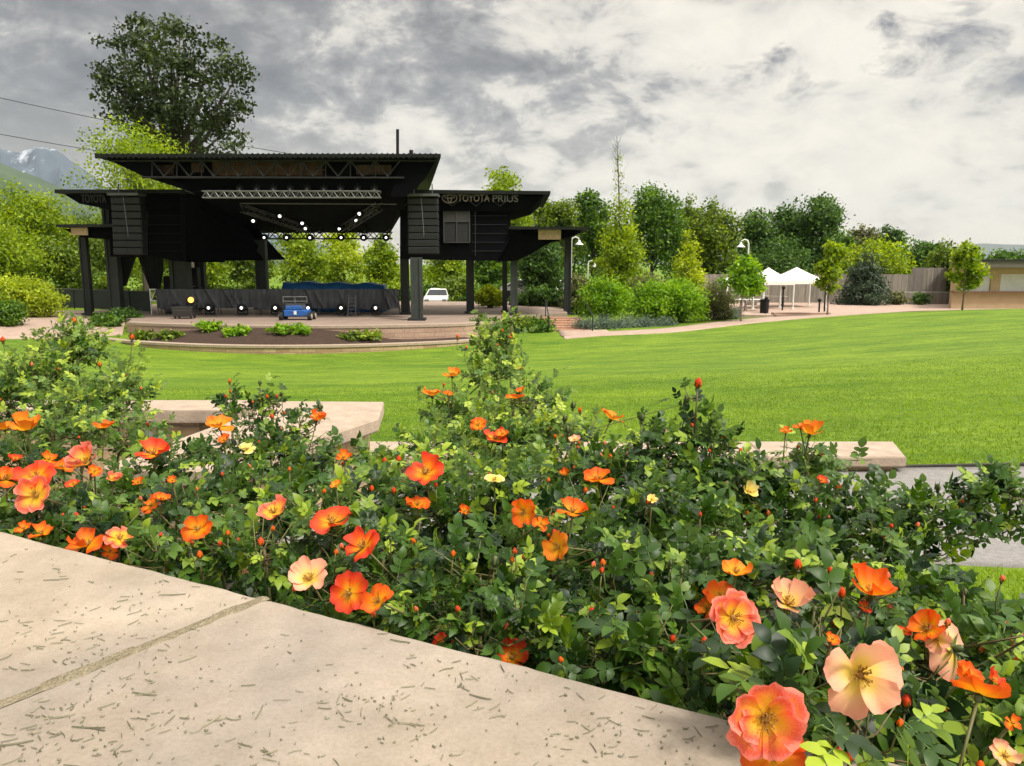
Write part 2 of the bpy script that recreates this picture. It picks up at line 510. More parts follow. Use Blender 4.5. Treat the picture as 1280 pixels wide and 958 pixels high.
# path from the stage deck to the left
ribbon('walkway', [(-30, 27.5), (-24, 29.5), (-20.5, 34), (-18.6, 36.6)], [(-42, 40), (-33, 45), (-28, 48.5), (-24.4, 49.5)], M_plaza, .07, 60, 30)
ribbon('landing', [(2.3, 35.6), (2.3, 38.2)], [(4.7, 36.6), (4.7, 38.2)], M_plaza, .035, 20, 8)

# plaza (flat slab) by the tents and the building
def slab(name, poly, z1, z0, m, kind='structure', parent=None):
    b = MB(); b.loft([[Vector((x, y, z0)) for x, y in poly], [Vector((x, y, z1)) for x, y in poly]], True)
    o = b.build(name, m, parent)
    if kind: tag(o, kind=kind)
    return o


slab('plaza', [(11.2, 45.8), (15, 45.3), (21, 46.4), (30, 47.4), (44, 49), (44, 62), (14, 62), (11.2, 50)], CZ - 2.98, CZ - 3.9, M_plaza)

# ---- stage deck with curved front
def arc(x0, y0, x1, y1, bulge, n=24):
    out = []
    for i in range(n + 1):
        t = i / n
        out.append((x0 + (x1 - x0) * t, y0 + (y1 - y0) * t - bulge * math.sin(math.pi * t) ** .8))
    return out


DZ = CZ - 2.8
front = arc(-18.7, 37.4, -2.2, 36.6, 1.9)
deckpoly = front + [(-.6, 38.0), (.6, 40), (1.8, 43), (3.2, 44.5), (3.2, 58), (-25, 58), (-25, 44), (-21.5, 41.5), (-19.5, 39.4)]
slab('stage_deck', deckpoly, DZ, CZ - 4.3, [M_deck])
# stone face under the deck's front edge + coping
wf = empty('deck_retaining_wall', (-10.5, 35.6, CZ - 3.8), 'curved pinkish stone retaining wall under the front edge of the stage deck, behind the soil bed', 'retaining wall')
def wall_arc(pts, z0, z1, th_, name, m, par, over=0):
    b = MB()
    n = len(pts)
    rings = []
    for i, (x, y) in enumerate(pts):
        j0, j1 = max(i - 1, 0), min(i + 1, n - 1)
        t = Vector((pts[j1][0] - pts[j0][0], pts[j1][1] - pts[j0][1], 0)).normalized(); nn = Vector((t.y, -t.x, 0))
        a = Vector((x, y, 0)) + nn * (over); c = Vector((x, y, 0)) - nn * (th_ + over)
        rings.append([a + Vector((0, 0, z0)), a + Vector((0, 0, z1)), c + Vector((0, 0, z1)), c + Vector((0, 0, z0))])
    b.loft(rings, True)
    return b.build(name, m, par)
fr2 = [(x, y - .14) for x, y in front + [(-.6, 38.0), (.6, 40)]]
wall_arc(fr2, CZ - 4.2, DZ - .11, .1, 'wall', M_wallstone2, wf)
wall_arc([(x, y - .03) for x, y in fr2], DZ - .107, DZ + .012, .45, 'coping', M_cap, wf)
pw = empty('planter_wall', (-10.5, 32, CZ - 3.8), 'low curved tan stone planter wall between the lawn and the soil bed', 'wall')
outer = arc(-19.6, 36.0, -1.6, 34.9, 3.3)
wall_arc(outer, CZ - 4.2, CZ - 3.5, .35, 'wall', M_wallstone, pw)
wall_arc(outer, CZ - 3.497, CZ - 3.40, .35, 'coping', M_cap, pw, .04)
# soil mound between both walls
n = len(outer)
A = np.array(outer); fr_ = np.array(front)
Bf = np.c_[np.interp(np.linspace(0, 1, n), np.linspace(0, 1, len(fr_)), fr_[:, 0]), np.interp(np.linspace(0, 1, n), np.linspace(0, 1, len(fr_)), fr_[:, 1])]
A2 = A + np.array([0, .3]); B2 = Bf - np.array([0, .12])
s = np.linspace(0, 1, 12)[:, None, None]
G = A2[None] * (1 - s) + B2[None] * s
u = np.linspace(0, 1, n)[None, :]
hump = np.clip(np.sin(np.pi * np.clip((u - .10) / .68, 0, 1)), 0, 1) ** .6
Zs = CZ - 3.5 + (s[..., 0] ** .8) * (.05 + .58 * hump) + .03 * np.sin(G[..., 0] * 3.1) * np.sin(G[..., 1] * 4.3)
tag(grid_obj('soil_bed', G[..., 0], G[..., 1], Zs, M_soil), kind='structure')
def soil_z(x, y):
    i = np.argmin((G[..., 0] - x) ** 2 + (G[..., 1] - y) ** 2); return float(Zs.ravel()[i])

# rose bed soil sheet
xs2 = np.linspace(-5, 1.2, 40); ys2 = np.linspace(.55, 3.7, 24); XX, YY = np.meshgrid(xs2, ys2); XX = -5 + (XX + 5) / 6.2 * (5.5 + .27 * YY + .06 * np.sin(YY * 4.1) + .03 * np.sin(YY * 9.7))
tag(grid_obj('rose_bed_soil', XX, YY, terrain(XX, YY) + .04, M_bedsoil), kind='structure')


# ------------------------------------------------------------------ mountains
ROUGH = .22
def hill(name, pts, D, depth, m, seed, rough, nx=160, ny=40):
    px = np.array([p[0] for p in pts], float); py = np.array([p[1] for p in pts], float)
    u = np.linspace(px[0], px[-1], nx)
    yy = np.interp(u, px, py)
    for _ in range(3): yy[1:-1] = (yy[:-2] + 2 * yy[1:-1] + yy[2:]) / 4
    V = np.zeros((ny, nx, 3))
    for i in range(nx):
        top = P(u[i], yy[i], D)
        for j in range(ny):
            t = j / (ny - 1)                   # 0 front foot .. .6 ridge .. 1 back
            prof = (t / .6) if t < .6 else (1 - (t - .6) / .4)
            y = D + (t - .6) * depth
            base = CZ - 12
            q = Vector((top.x / rough, y / rough, seed))
            nz = mnoise.fractal(q, .9, 2.1, 6) - .6 * abs(mnoise.fractal(q * 1.7, .8, 2.1, 5))
            h = (top.z - base) * (prof ** 1.15 + ROUGH * nz * min(1, 3 * prof) * (1 - .75 * max(0, prof - .6) / .4))
            V[j, i] = (top.x * (y / D), y, base + max(h, 0))
    o = grid_obj(name, V[..., 0], V[..., 1], V[..., 2], m, True)
    return tag(o, kind='structure')


def mountain_mat():
    m, nt, N, L = new_mat('rock_and_snow')
    out = N.new('ShaderNodeOutputMaterial'); b = N.new('ShaderNodeBsdfPrincipled'); L.new(b.outputs[0], out.inputs[0]); b.inputs['Roughness'].default_value = .9
    tc = N.new('ShaderNodeTexCoord'); sx = N.new('ShaderNodeSeparateXYZ'); L.new(tc.outputs['Object'], sx.inputs[0])
    nz = N.new('ShaderNodeTexNoise'); nz.inputs['Scale'].default_value = .012; nz.inputs['Detail'].default_value = 9; nz.inputs['Roughness'].default_value = .7
    mp = N.new('ShaderNodeMapping'); mp.inputs['Scale'].default_value = (1, .35, .6); L.new(tc.outputs['Object'], mp.inputs[0]); L.new(mp.outputs[0], nz.inputs[0])
    ma = N.new('ShaderNodeMath'); ma.operation = 'MULTIPLY_ADD'; ma.inputs[1].default_value = .0009; L.new(sx.outputs[2], ma.inputs[0]); L.new(nz.outputs[0], ma.inputs[2])
    cr = N.new('ShaderNodeValToRGB'); e = cr.color_ramp.elements
    e[0].position = .945; e[0].color = (0, 0, 0, 1); e[1].position = 1.0; e[1].color = (.7, .7, .7, 1)
    L.new(ma.outputs[0], cr.inputs[0])
    c2 = N.new('ShaderNodeValToRGB'); c2.color_ramp.elements[0].color = (.02, .035, .06, 1); c2.color_ramp.elements[1].color = (.07, .10, .13, 1); L.new(nz.outputs[0], c2.inputs[0])
    mx = N.new('ShaderNodeMix'); mx.data_type = 'RGBA'; L.new(cr.outputs[0], mx.inputs[0]); L.new(c2.outputs[0], mx.inputs[6]); mx.inputs[7].default_value = (.5, .53, .6, 1)
    L.new(mx.outputs[2], b.inputs['Base Color'])
    return m


hill('mountains', [(-420, 230), (-250, 200), (-120, 192), (0, 184), (25, 181), (45, 180), (62, 182), (80, 190), (95, 205), (112, 214), (135, 236), (170, 250), (260, 275), (420, 310)], 3400, 2200, mountain_mat(), 3.3, 260)
hill('foothills', [(-420, 190), (-200, 186), (-60, 194), (0, 203), (40, 214), (70, 226), (110, 243), (170, 262), (300, 300), (420, 325)], 1500, 900, mat('hill_green', (.05, .085, .035), (.025, .05, .022), rough=.9, scale=.01, detail=9), 7.7, 300)
hill('hills', [(700, 325), (900, 318), (1100, 316), (1180, 312), (1225, 303), (1262, 305), (1300, 307), (1400, 300), (1600, 305)], 5200, 2500, mat('hill_far', (.08, .10, .08), (.05, .07, .06), rough=.9, scale=.004, detail=8), 1.7, 900)

# ------------------------------------------------------------------ stage pavilion
ST = empty('stage_pavilion', (-10.5, 45, DZ), 'large black open-air stage pavilion with stacked winged roofs behind the lawn', 'stage')


def px_prism(poly, D0, D1, name, m, par, zshift=None, xs=1.0):
    """polygon in photo pixels at D0, extruded straight back in y to D1 (constant x,z)"""
    a = [P(x, y, D0) for x, y in poly]
    b = [Vector((v.x, D1, v.z + (zshift[i] if zshift else 0))) for i, v in enumerate(a)]
    o = MB().prism(a, b).build(name, m, par)
    return o


# upper roof: slab, edge, wedge-shaped ceiling
D0 = 38.0
ra = [P(119, 197, D0 - .3), P(551, 197, D0 - .3), P(551, 192.5, D0 - .3), P(118, 192.5, D0 - .3)]; xr = P(536, 200, 54).x
rs = MB().prism(ra, [Vector((ra[0].x, 54, ra[0].z)), Vector((xr, 54, ra[1].z)), Vector((xr, 54, ra[2].z)), Vector((ra[3].x, 54, ra[3].z))]).build('roof', M_roof, ST)
gut = MB(); g0 = P(119, 195, D0 - .33); g1 = P(550, 195, D0 - .33); gut.box(((g0.x + g1.x) / 2, D0 - .34, g0.z), (g1.x - g0.x, .05, .12))
for k in range(64):
    p = P(120 + k * 6.75, 195, D0 - .34); gut.box(p, (.08, .09, .24))
gut.build('roof_ribs', M_roof, rs)
# ceiling body: front at y 200..236, falls towards the back
a = [P(136, 200, D0 + .8), P(543, 200, D0 + .8), P(503, 240, D0 + .8), P(238, 240, D0 + .8)]
bk = [Vector((a[0].x, 54, a[0].z)), Vector((P(520, 220, 53).x, 53, a[1].z)), P(488, 291, 52), P(322, 291, 52)]
def DC(py): return 8.14 / ((330 - py) / 960 + .116)
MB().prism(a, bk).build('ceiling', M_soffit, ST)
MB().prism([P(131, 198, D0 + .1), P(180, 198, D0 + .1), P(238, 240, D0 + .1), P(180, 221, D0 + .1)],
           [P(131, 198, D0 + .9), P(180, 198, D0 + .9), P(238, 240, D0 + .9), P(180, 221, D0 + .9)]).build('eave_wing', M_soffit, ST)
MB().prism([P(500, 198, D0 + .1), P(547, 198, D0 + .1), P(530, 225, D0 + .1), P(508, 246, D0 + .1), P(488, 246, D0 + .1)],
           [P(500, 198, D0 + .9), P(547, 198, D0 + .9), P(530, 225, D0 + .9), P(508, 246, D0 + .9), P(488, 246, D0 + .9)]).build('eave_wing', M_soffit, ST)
# front fascia truss
ft = MB()
def seg(b, p, q, r, n=5): b.tube([p, q], r, n)
seg(ft, P(178, 222, D0), P(505, 222.5, D0), .05)
seg(ft, P(136, 201, D0), P(546, 201, D0), .05)
xsn = [190 + i * 15.5 for i in range(21)]
for i, x in enumerate(xsn[:-1]):
    a_, b_ = (221, 201) if i % 2 else (201, 221)
    seg(ft, P(x, a_, D0), P(xsn[i + 1], b_, D0), .045)
    if i % 2 == 0: seg(ft, P(x, 201, D0), P(x, 221, D0), .03)
ft.build('roof_truss', M_truss_dk, ST)
# fascia boards with worn brown sponsor lettering (unreadable in the photo)
def sponsor(px0, px1, py0, py1, D, rows, seed, name='sign_board'):
    rg = random.Random(seed); b = MB()
    for r in range(rows):
        y = py0 + (py1 - py0) * (r + .5) / rows
        x = px0
        while x < px1:
            w = rg.uniform(1.5, 5); h = (py1 - py0) / rows * rg.uniform(.35, .7)
            if rg.random() < .86:
                c = P(x + w / 2, y + rg.uniform(-.6, .6), D); b.box(c, (w * D / F * .82, .05, h * D / F))
            x += w + rg.uniform(.3, 1.2)
    a_, c_ = P(px0 - 1, py0 - .5, D + .03), P(px1 + 1, py1 + .5, D + .03)
    b.box(((a_.x + c_.x) / 2, D + .04, (a_.z + c_.z) / 2), (c_.x - a_.x, .05, a_.z - c_.z))
    return b.build(name, M_signbrown, ST)
sponsor(178, 216, 207, 218, D0 + .55, 3, 1)
sponsor(240, 254, 204, 215, D0 + .55, 3, 2)
sponsor(266, 402, 202.5, 219, D0 + .55, 4, 3)
sponsor(446, 488, 207, 218, D0 + .55, 3, 4)

# left block + wing roofs
DL = 41.5
px_prism([(68, 241.5), (238, 241.5), (238, 237), (68, 237)], DL - .4, 50, 'roof', M_roof, ST)
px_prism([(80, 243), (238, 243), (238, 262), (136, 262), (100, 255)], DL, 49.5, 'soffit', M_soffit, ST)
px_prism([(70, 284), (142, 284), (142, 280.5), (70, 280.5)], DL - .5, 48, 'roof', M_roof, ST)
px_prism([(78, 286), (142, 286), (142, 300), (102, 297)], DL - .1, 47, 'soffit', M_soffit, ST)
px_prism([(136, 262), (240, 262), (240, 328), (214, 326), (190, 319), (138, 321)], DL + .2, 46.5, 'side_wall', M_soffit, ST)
# the long slanting wing panel on the left of the stage opening
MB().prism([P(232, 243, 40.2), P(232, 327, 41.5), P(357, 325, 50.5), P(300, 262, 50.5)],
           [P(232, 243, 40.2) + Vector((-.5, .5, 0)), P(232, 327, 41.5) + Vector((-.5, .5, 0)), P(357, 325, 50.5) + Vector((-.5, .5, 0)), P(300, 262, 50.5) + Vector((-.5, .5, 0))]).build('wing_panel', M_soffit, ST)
MB().tube([P(232, 237, 40), P(258, 248, 43), P(276, 258, 45)], .07, 6).build('handrail', M_alu, ST)
# right block
DR = 41.0
px_prism([(500, 242), (688, 243), (688, 239), (500, 237)], DR - .4, 50, 'roof', M_roof, ST)
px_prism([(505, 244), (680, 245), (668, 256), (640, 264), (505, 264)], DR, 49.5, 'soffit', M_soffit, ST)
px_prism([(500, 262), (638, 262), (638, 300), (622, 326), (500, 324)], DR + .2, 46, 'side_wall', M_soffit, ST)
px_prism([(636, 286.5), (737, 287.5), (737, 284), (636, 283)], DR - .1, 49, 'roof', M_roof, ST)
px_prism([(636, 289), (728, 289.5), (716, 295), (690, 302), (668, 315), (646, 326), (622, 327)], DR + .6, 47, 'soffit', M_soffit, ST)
# right block's slim truss at the front of the soffit
b = MB()
for i in range(9):
    seg(b, P(505 + i * 15, 258 - (i % 2) * 12, DR - .12), P(520 + i * 15, 258 - ((i + 1) % 2) * 12, DR - .12), .02)
b.build('roof_truss', M_column_dk, ST)
# small roof-top antenna pole
MB().tube([P(497, 193, 44), P(497, 162, 44)], .09, 6).tube([P(514, 193, 44), P(514, 188, 44)], .12, 6).build('mast', M_black, ST)

# cladding seams, conduits and small floodlights on the black walls
for (xa_, xb_, D_, xv) in ((590, 634, DR + .165, 594), (180, 238, DL + .17, 184)):
    b = MB()
    for k in range(5):
        y_ = 270 + k * 11; seg(b, P(xa_, y_, D_), P(xb_ - max(0, k - 2) * 3, y_, D_), .010, 4)
    seg(b, P(xv, 264, D_), P(xv, 320, D_), .025, 5)
    b.build('cladding_seams', M_column_dk, ST)
# columns
COLS = [(112, 9, 296, 42.6, M_column_dk), (147, 14, 246, 43.4, M_column), (229, 21, 243, 44.4, M_column), (254, 11, 300, 48.5, M_column_dk),
        (330, 13, 300, 48.5, M_column), (507, 10, 322, 43.2, M_column_dk), (521.5, 14, 322, 38.6, M_column), (588, 9.5, 322, 44.0, M_column_dk),
        (631, 6, 322, 45.5, M_column_dk), (642.5, 9, 286, 42.2, M_column), (709, 8.5, 290, 46.0, M_column_dk)]
for (px, w, yt, D, mm) in COLS:
    t = P(px, yt, D); W = w * D / F
    b = MB(); zb = DZ if px < 700 else CZ - 3.0
    # H section: two flanges and a recessed web, as the photo's steel columns
    h = t.z - zb
    x_ = P(px, 392, D).x; z_ = zb + h / 2
    b.box((x_ - W * .4, D, z_), (W * .2, W * .8, h)); b.box((x_ + W * .4, D, z_), (W * .2, W * .8, h)); b.box((x_, D, z_), (W * .64, W * .55, h - .01))
    c = b.build('column', mm, ST)
    MB().box((x_, D, zb + .06), (W * 1.5, W * 1.4, .12)).build('base_plate', M_column_dk, c)

# signs on the roofs
def text_mesh(s, size, ext=.02):
    cu = bpy.data.curves.new('t', 'FONT'); cu.body = s; cu.size = size; cu.extrude = ext; cu.align_x = 'CENTER'; cu.align_y = 'CENTER'; cu.offset = .006
    o = bpy.data.objects.new('t', cu); COL.objects.link(o)
    bpy.context.view_layer.update()
    me = bpy.data.meshes.new_from_object(o.evaluated_get(bpy.context.evaluated_depsgraph_get()))
    bpy.data.objects.remove(o); return me


def put_text(s, c, width, m, par, name='lettering', height=None):
    me = text_mesh(s, 1)
    co = np.zeros(len(me.vertices) * 3, dtype=np.float32); me.vertices.foreach_get('co', co); co = co.reshape(-1, 3)
    w = np.ptp(co[:, 0]); h = np.ptp(co[:, 1]); k = width / w; kh = (height / h) if height else k
    out = np.c_[co[:, 0] * k + c[0], -co[:, 2] * 1 + c[1], co[:, 1] * kh + c[2]]
    me.vertices.foreach_set('co', out.astype(np.float32).ravel()); me.update(); me.materials.clear()
    me.name = name
    return link(name, me, par, m)


put_text('TOYOTA', P(592, 248.3, DR - .22), 38.5 * DR / F, M_letters, ST, height=.36)
put_text('PRIUS', P(631.5, 248.8, DR - .22), 31 * DR / F, mat('dim_letters', (.13, .12, .11), (.09, .08, .07), rough=.4), ST, height=.36)
lg = MB(); lc = P(562, 247.8, DR - .22)
def ell(b, c, rx, rz, r=.025):
    n = 20
    pts = [c + Vector((rx * math.cos(2 * math.pi * i / n), 0, rz * math.sin(2 * math.pi * i / n))) for i in range(n + 1)]
    b.tube(pts, r, 5, False)
ell(lg, lc, .38, .25); ell(lg, lc + Vector((0, -.02, .07)), .26, .09); ell(lg, lc + Vector((0, -.03, .0)), .10, .22)
lg.build('emblem', M_letters, ST)
put_text('TOYOTA', P(117, 249, DL - .1), 30 * DL / F, mat('dim_letters2', (.035, .032, .03), (.02, .02, .02), rough=.5), ST, height=.42)
MB().box(P(99.5, 289.5, DL - .25), (20 * DL / F, .06, 9 * DL / F)).build('sign_board', M_sign, ST)
MB().box(P(687, 293, DR + .3), (28 * DR / F, .06, 13 * DR / F)).build('sign_board', M_sign, ST)

# equipment window in the right block
wn = MB(); w0 = P(554.5, 261, DR + .05); w1 = P(587, 303, DR + .05)
cx, cz = (w0.x + w1.x) / 2, (w0.z + w1.z) / 2; ww, hh = w1.x - w0.x, w0.z - w1.z
yF = DR + .1
for dx in (-.5, 0, .5): wn.box((cx + dx * ww, yF, cz), (.05, .1, hh))
for dz in (-.5, 0.12, .5): wn.box((cx, yF, cz + dz * hh), (ww, .09, .05))
wo = wn.build('window', mat('window_frame_grey', (.06, .062, .065), (.04, .04, .043)), ST)
MB().box((cx, yF + .02, cz + .31 * hh), (ww * .96, .03, hh * .34)).build('pane', mat('pink_grey_panel', (.055, .048, .052), (.04, .034, .037)), wo)
MB().box((cx - ww * .25, yF + .02, cz - .19 * hh), (ww * .44, .03, hh * .56)).build('pane', mat('dim_panel', (.014, .014, .016), (.008, .008, .01)), wo)
MB().box((cx + ww * .25, yF + .02, cz - .19 * hh), (ww * .44, .03, hh * .56)).build('pane', mat('dim_panel', (.035, .035, .04)), wo)


# trusses
def box_truss(name, p, q, w, label, parent=None, m=M_alu, nseg=14, r=.03):
    p = Vector(p); q = Vector(q); t = (q - p).normalized(); up = Vector((0, 0, 1)); s_ = t.cross(up).normalized(); u = s_.cross(t)
    b = MB(); cor = [(s_ * a_ + u * c_) * w / 2 for a_, c_ in ((-1, -1), (1, -1), (1, 1), (-1, 1))]
    for c in cor: seg(b, p + c, q + c, r)
    for i in range(nseg):
        a0 = p.lerp(q, i / nseg); a1 = p.lerp(q, (i + 1) / nseg)
        for k in range(4):
            c0, c1 = cor[k], cor[(k + 1) % 4]
            if i % 2: c0, c1 = c1, c0
            seg(b, a0 + c0, a1 + c1, r * .7, 4)
    if parent is None:
        return tag(b.build(name, m), label, 'truss', 'lighting trusses under the stage roof')
    return b.build(name, m, parent)


box_truss('lighting_truss', P(254, 243.5, 38.2), P(476, 243.5, 38.2), .3, 'long straight silver truss hanging across the front of the stage opening', nseg=42)
tag(MB().tube([P(300, 254.5, 41), P(496, 255.5, 41)], .03, 6).build('light_bar', M_alu), 'thin silver pipe behind the long front truss', 'pipe')
box_truss('lighting_truss', P(304, 261, 42.0), P(386, 288, 49.3), .36, 'slanting truss on the left under the stage roof', m=M_steelgrey, nseg=14)
box_truss('lighting_truss', P(474, 258, 41.2), P(430, 286, 48.9), .36, 'slanting truss on the right under the stage roof', m=M_steelgrey, nseg=10)
box_truss('lighting_truss', P(322, 294.5, 49.6), P(490, 294.5, 49.6), .42, 'dark rear truss carrying a row of spotlights', m=M_column_dk, nseg=22, r=.04)


def spotlight(name, c, s, aim, label, group, em=M_lamp, floor=False, lit=.55):
    e = empty(name, c, label, 'stage light', group)
    c = Vector(c); ax = Vector(aim).normalized()
    MB().lathe(c, [(s * .45, -s * .6), (s * .7, -s * .45), (s * .75, s * .3), (s * .82, s * .5), (s * .8, s * .55)], 10, ax).build('lamp_housing', M_black, e, True)
    MB().lathe(c + ax * s * .56, [(s * .02, .0), (s * lit, .0), (s * lit, .012), (s * .02, .03)], 10, ax).build('lens', em, e)
    y = MB()
    if floor:
        y.box(c + Vector((0, 0, -s * 1.05)), (s * 1.5, s * 1.2, s * .35))
        for q in (-1, 1): y.box(c + Vector((q * s * .88, 0, -s * .5)), (s * .12, s * .3, s * 1.1))
    else:
        for q in (-1, 1): y.box(c + Vector((q * s * .88, 0, s * .45)), (s * .1, s * .25, s * 1.1))
        y.box(c + Vector((0, 0, s * 1.0)), (s * 1.9, s * .25, s * .12)); y.tube([c + Vector((0, 0, s)), c + Vector((0, 0, s * 1.7))], s * .1, 5)
    y.build('yoke', M_black, e)
    return e


gl = 'spotlights hanging on the rear truss'
nm = ['first', 'second', 'third', 'fourth', 'fifth', 'rightmost']
for i, px in enumerate((331, 359, 388, 427, 455, 483)):
    spotlight('spotlight', P(px, 297, 49.3), .28, (0, -1, -.12), ('leftmost' if i == 0 else nm[i]) + ' spotlight from the left in the row under the rear truss', gl, lit=.26)
gl2 = 'bright spotlights on the slanting trusses'
for px, py, D, lb in ((317, 276, 45.5, 'bright spotlight hanging beside the black wing panel, left of the left slanting truss'), (350, 270, 46.5, 'bright spotlight halfway along the left slanting truss'), (378, 279, 48.5, 'small spotlight near the lower end of the left slanting truss'),
                      (382, 285.5, 49, 'bright spotlight at the lowest end of the left slanting truss'), (425, 286, 49, 'round bright spotlight at the lower end of the right slanting truss'),
                      (446, 275.5, 47.5, 'elongated bright spotlight in the middle of the right slanting truss'), (450, 267, 46.8, 'biggest bright spotlight at the upper right slanting truss')):
    spotlight('spotlight', P(px, py, DC(py) - 1.1), .26, (.15 if px < 400 else -.1, -1, -.2), lb, gl2, lit=.34)
glf = 'small unlit fixtures on the front truss'
for i in range(9):
    px = 300 + i * 21
    spotlight('stage_fixture', P(px, 237, 38.3), .17, (.1 * (i % 3 - 1), -1, -.3), 'small unlit fixture above the long front truss, number %s from the left' % ['one', 'two', 'three', 'four', 'five', 'six', 'seven', 'eight', 'nine'][i], glf, M_alu, lit=.3)
for i in range(6):
    px = 344 + i * 28
    spotlight('stage_fixture', P(px, 289, 49.0), .2, (0, -1, -.3), 'small unlit fixture on top of the dark rear truss, number %s from the left' % ['one', 'two', 'three', 'four', 'five', 'six'][i], 'small unlit fixtures on the rear truss', M_alu, lit=.3)
gl3 = 'footlights on the deck under the black cloth barrier'
for i, px in enumerate((221, 262, 303, 345, 386, 427, 470)):
    spotlight('footlight', (P(px, 384, 41.6).x, 41.6, DZ + .44), .3, (0, -1, .1), ('leftmost' if i == 0 else 'rightmost' if i == 6 else ['', 'second', 'third', 'fourth', 'fifth', 'sixth'][i]) + ' footlight from the left along the foot of the black cloth barrier', gl3, floor=True, lit=.26)


# line arrays
def line_array(px, py0, py1, D, w, label):
    t = P(px, py0, D); bt = P(px, py1, D)
    e = empty('line_array_speaker', (t.x, D, t.z), label, 'loudspeaker', 'hanging loudspeaker arrays either side of the stage')
    n = 8; h = (t.z - bt.z) / n; y = D
    for i in range(n):
        z = t.z - (i + .5) * h
        yy = D - .02 * i * i * .15
        b = MB(); b.cbox((t.x, yy, z), (w, .6, h * .93), .03)
        cab = b.build('cabinet', mat('speaker_grey', (.008, .0095, .012), (.005, .006, .007), rough=.6), e)
        g = MB()
        for k in (-1, 1): g.box((t.x + k * w * .25, yy - .315, z), (w * .42, .03, h * .7))
        g.build('grille', mat('speaker_grille', (.007, .008, .010), (.004, .004, .005), rough=.5), cab)
    MB().box((t.x, D - .1, t.z + .12), (w * 1.05, .9, .12)).tube([(t.x - w * .3, D, t.z + .15), (t.x - w * .3, D, t.z + .7)], .03, 5).tube([(t.x + w * .3, D, t.z + .15), (t.x + w * .3, D, t.z + .7)], .03, 5).build('rigging_frame', M_steelgrey, e)
    MB().tube([(t.x - w * .04, D - .36, t.z), (t.x + .05, D - .38, t.z - (t.z - bt.z) * .7)], .02, 5).build('cable', M_alu, e)


line_array(160, 247, 319, 40.2, 36 * 40.2 / F, 'tall black loudspeaker stack hanging at the left end of the stage')
line_array(529, 248, 318, 39.6, 37 * 39.6 / F, 'tall dark loudspeaker stack hanging right of the stage opening, beside the framed window')


# tied-back curtains
def drape(pts, D, label):
    b = MB(); rows = []
    for k in range(14):
        t = k / 13
        x0 = np.interp(t, [0, .5, 1], [pts[0][0], pts[1][0], pts[2][0]]); x1 = np.interp(t, [0, .5, 1], [pts[0][1], pts[1][1], pts[2][1]])
        yv = pts[3] + (pts[4] - pts[3]) * t
        r = []
        for j in range(24):
            s_ = j / 23
            v = P(x0 + (x1 - x0) * s_, yv, D); v.y += .12 * math.sin(s_ * 38) * (.5 + .5 * t); r.append(v)
        rows.append(r + [q + Vector((0, .15, 0)) for q in reversed(r)])
    b.loft(rows, True)
    return tag(b.build('curtain', M_blackcloth, None, True), label, 'curtain', 'gathered black curtains left of the stage')
drape(((148, 170), (150, 163), (151, 156), 318, 358), 44.2, 'narrow black curtain hanging against the second column from the left')
drape(((170, 202), (178, 203), (187, 199), 314, 361), 44.2, 'black curtain narrowing to its foot, left of the broad grey column')

# cloth covered barrier
BR = empty('cloth_barrier', (P(345, 390, 42.4).x, 42.4, DZ), 'long barrier hung with wrinkled black cloth across the front of the stage', 'barrier')
x0 = P(196, 380, 42.4).x; x1 = P(498, 380, 42.4).x
zt = P(300, 361.5, 42.4).z; zb = P(300, 386, 42.4).z
n = 260; rows = []
rg = random.Random(5)
folds = [(rg.uniform(x0, x1), rg.uniform(-.6, .6), rg.uniform(.05, .16)) for _ in range(26)]
V = np.zeros((14, n, 3))
for j in range(14):
    t = j / 13
    for i in range(n):
        x = x0 + (x1 - x0) * i / (n - 1)
        y = 42.4
        for fx, sl, am in folds:
            y -= am * math.exp(-((x - fx - sl * t * 1.2) / .07) ** 2)
        y += .05 * mnoise.noise(Vector((x * 2, t * 2, 0))) + .02 * math.sin(x * 19)
        V[j, i] = (x, y, zt + (zb - zt) * t + (.06 * math.sin(x * 1.1) - .05 * math.sin(x * 2.3)) * t)
V2 = np.concatenate([V[::-1] + np.array([0, .02, 0]), V], 0)
ny, nx = V2.shape[:2]; i = np.arange(ny - 1)[:, None] * nx + np.arange(nx - 1)[None, :]
link('cloth', np_mesh('cloth', V2.reshape(-1, 3), np.stack([i, i + 1, i + nx + 1, i + nx], -1).reshape(-1, 4), True), BR, mat('grey_black_cloth', (.055, .058, .07), (.035, .037, .046), rough=.45, scale=2, bump=.2))
b = MB(); b.tube([(x0, 42.46, zt - .03), (x1, 42.46, zt - .03)], .03, 6)
for k in range(13):
    x = x0 + (x1 - x0) * k / 12; b.tube([(x, 42.5, DZ), (x, 42.5, zt)], .03, 5); b.tube([(x, 43.0, DZ + .03), (x, 42.5, zt - .4)], .025, 5)
b.build('frame', M_steelgrey, BR)

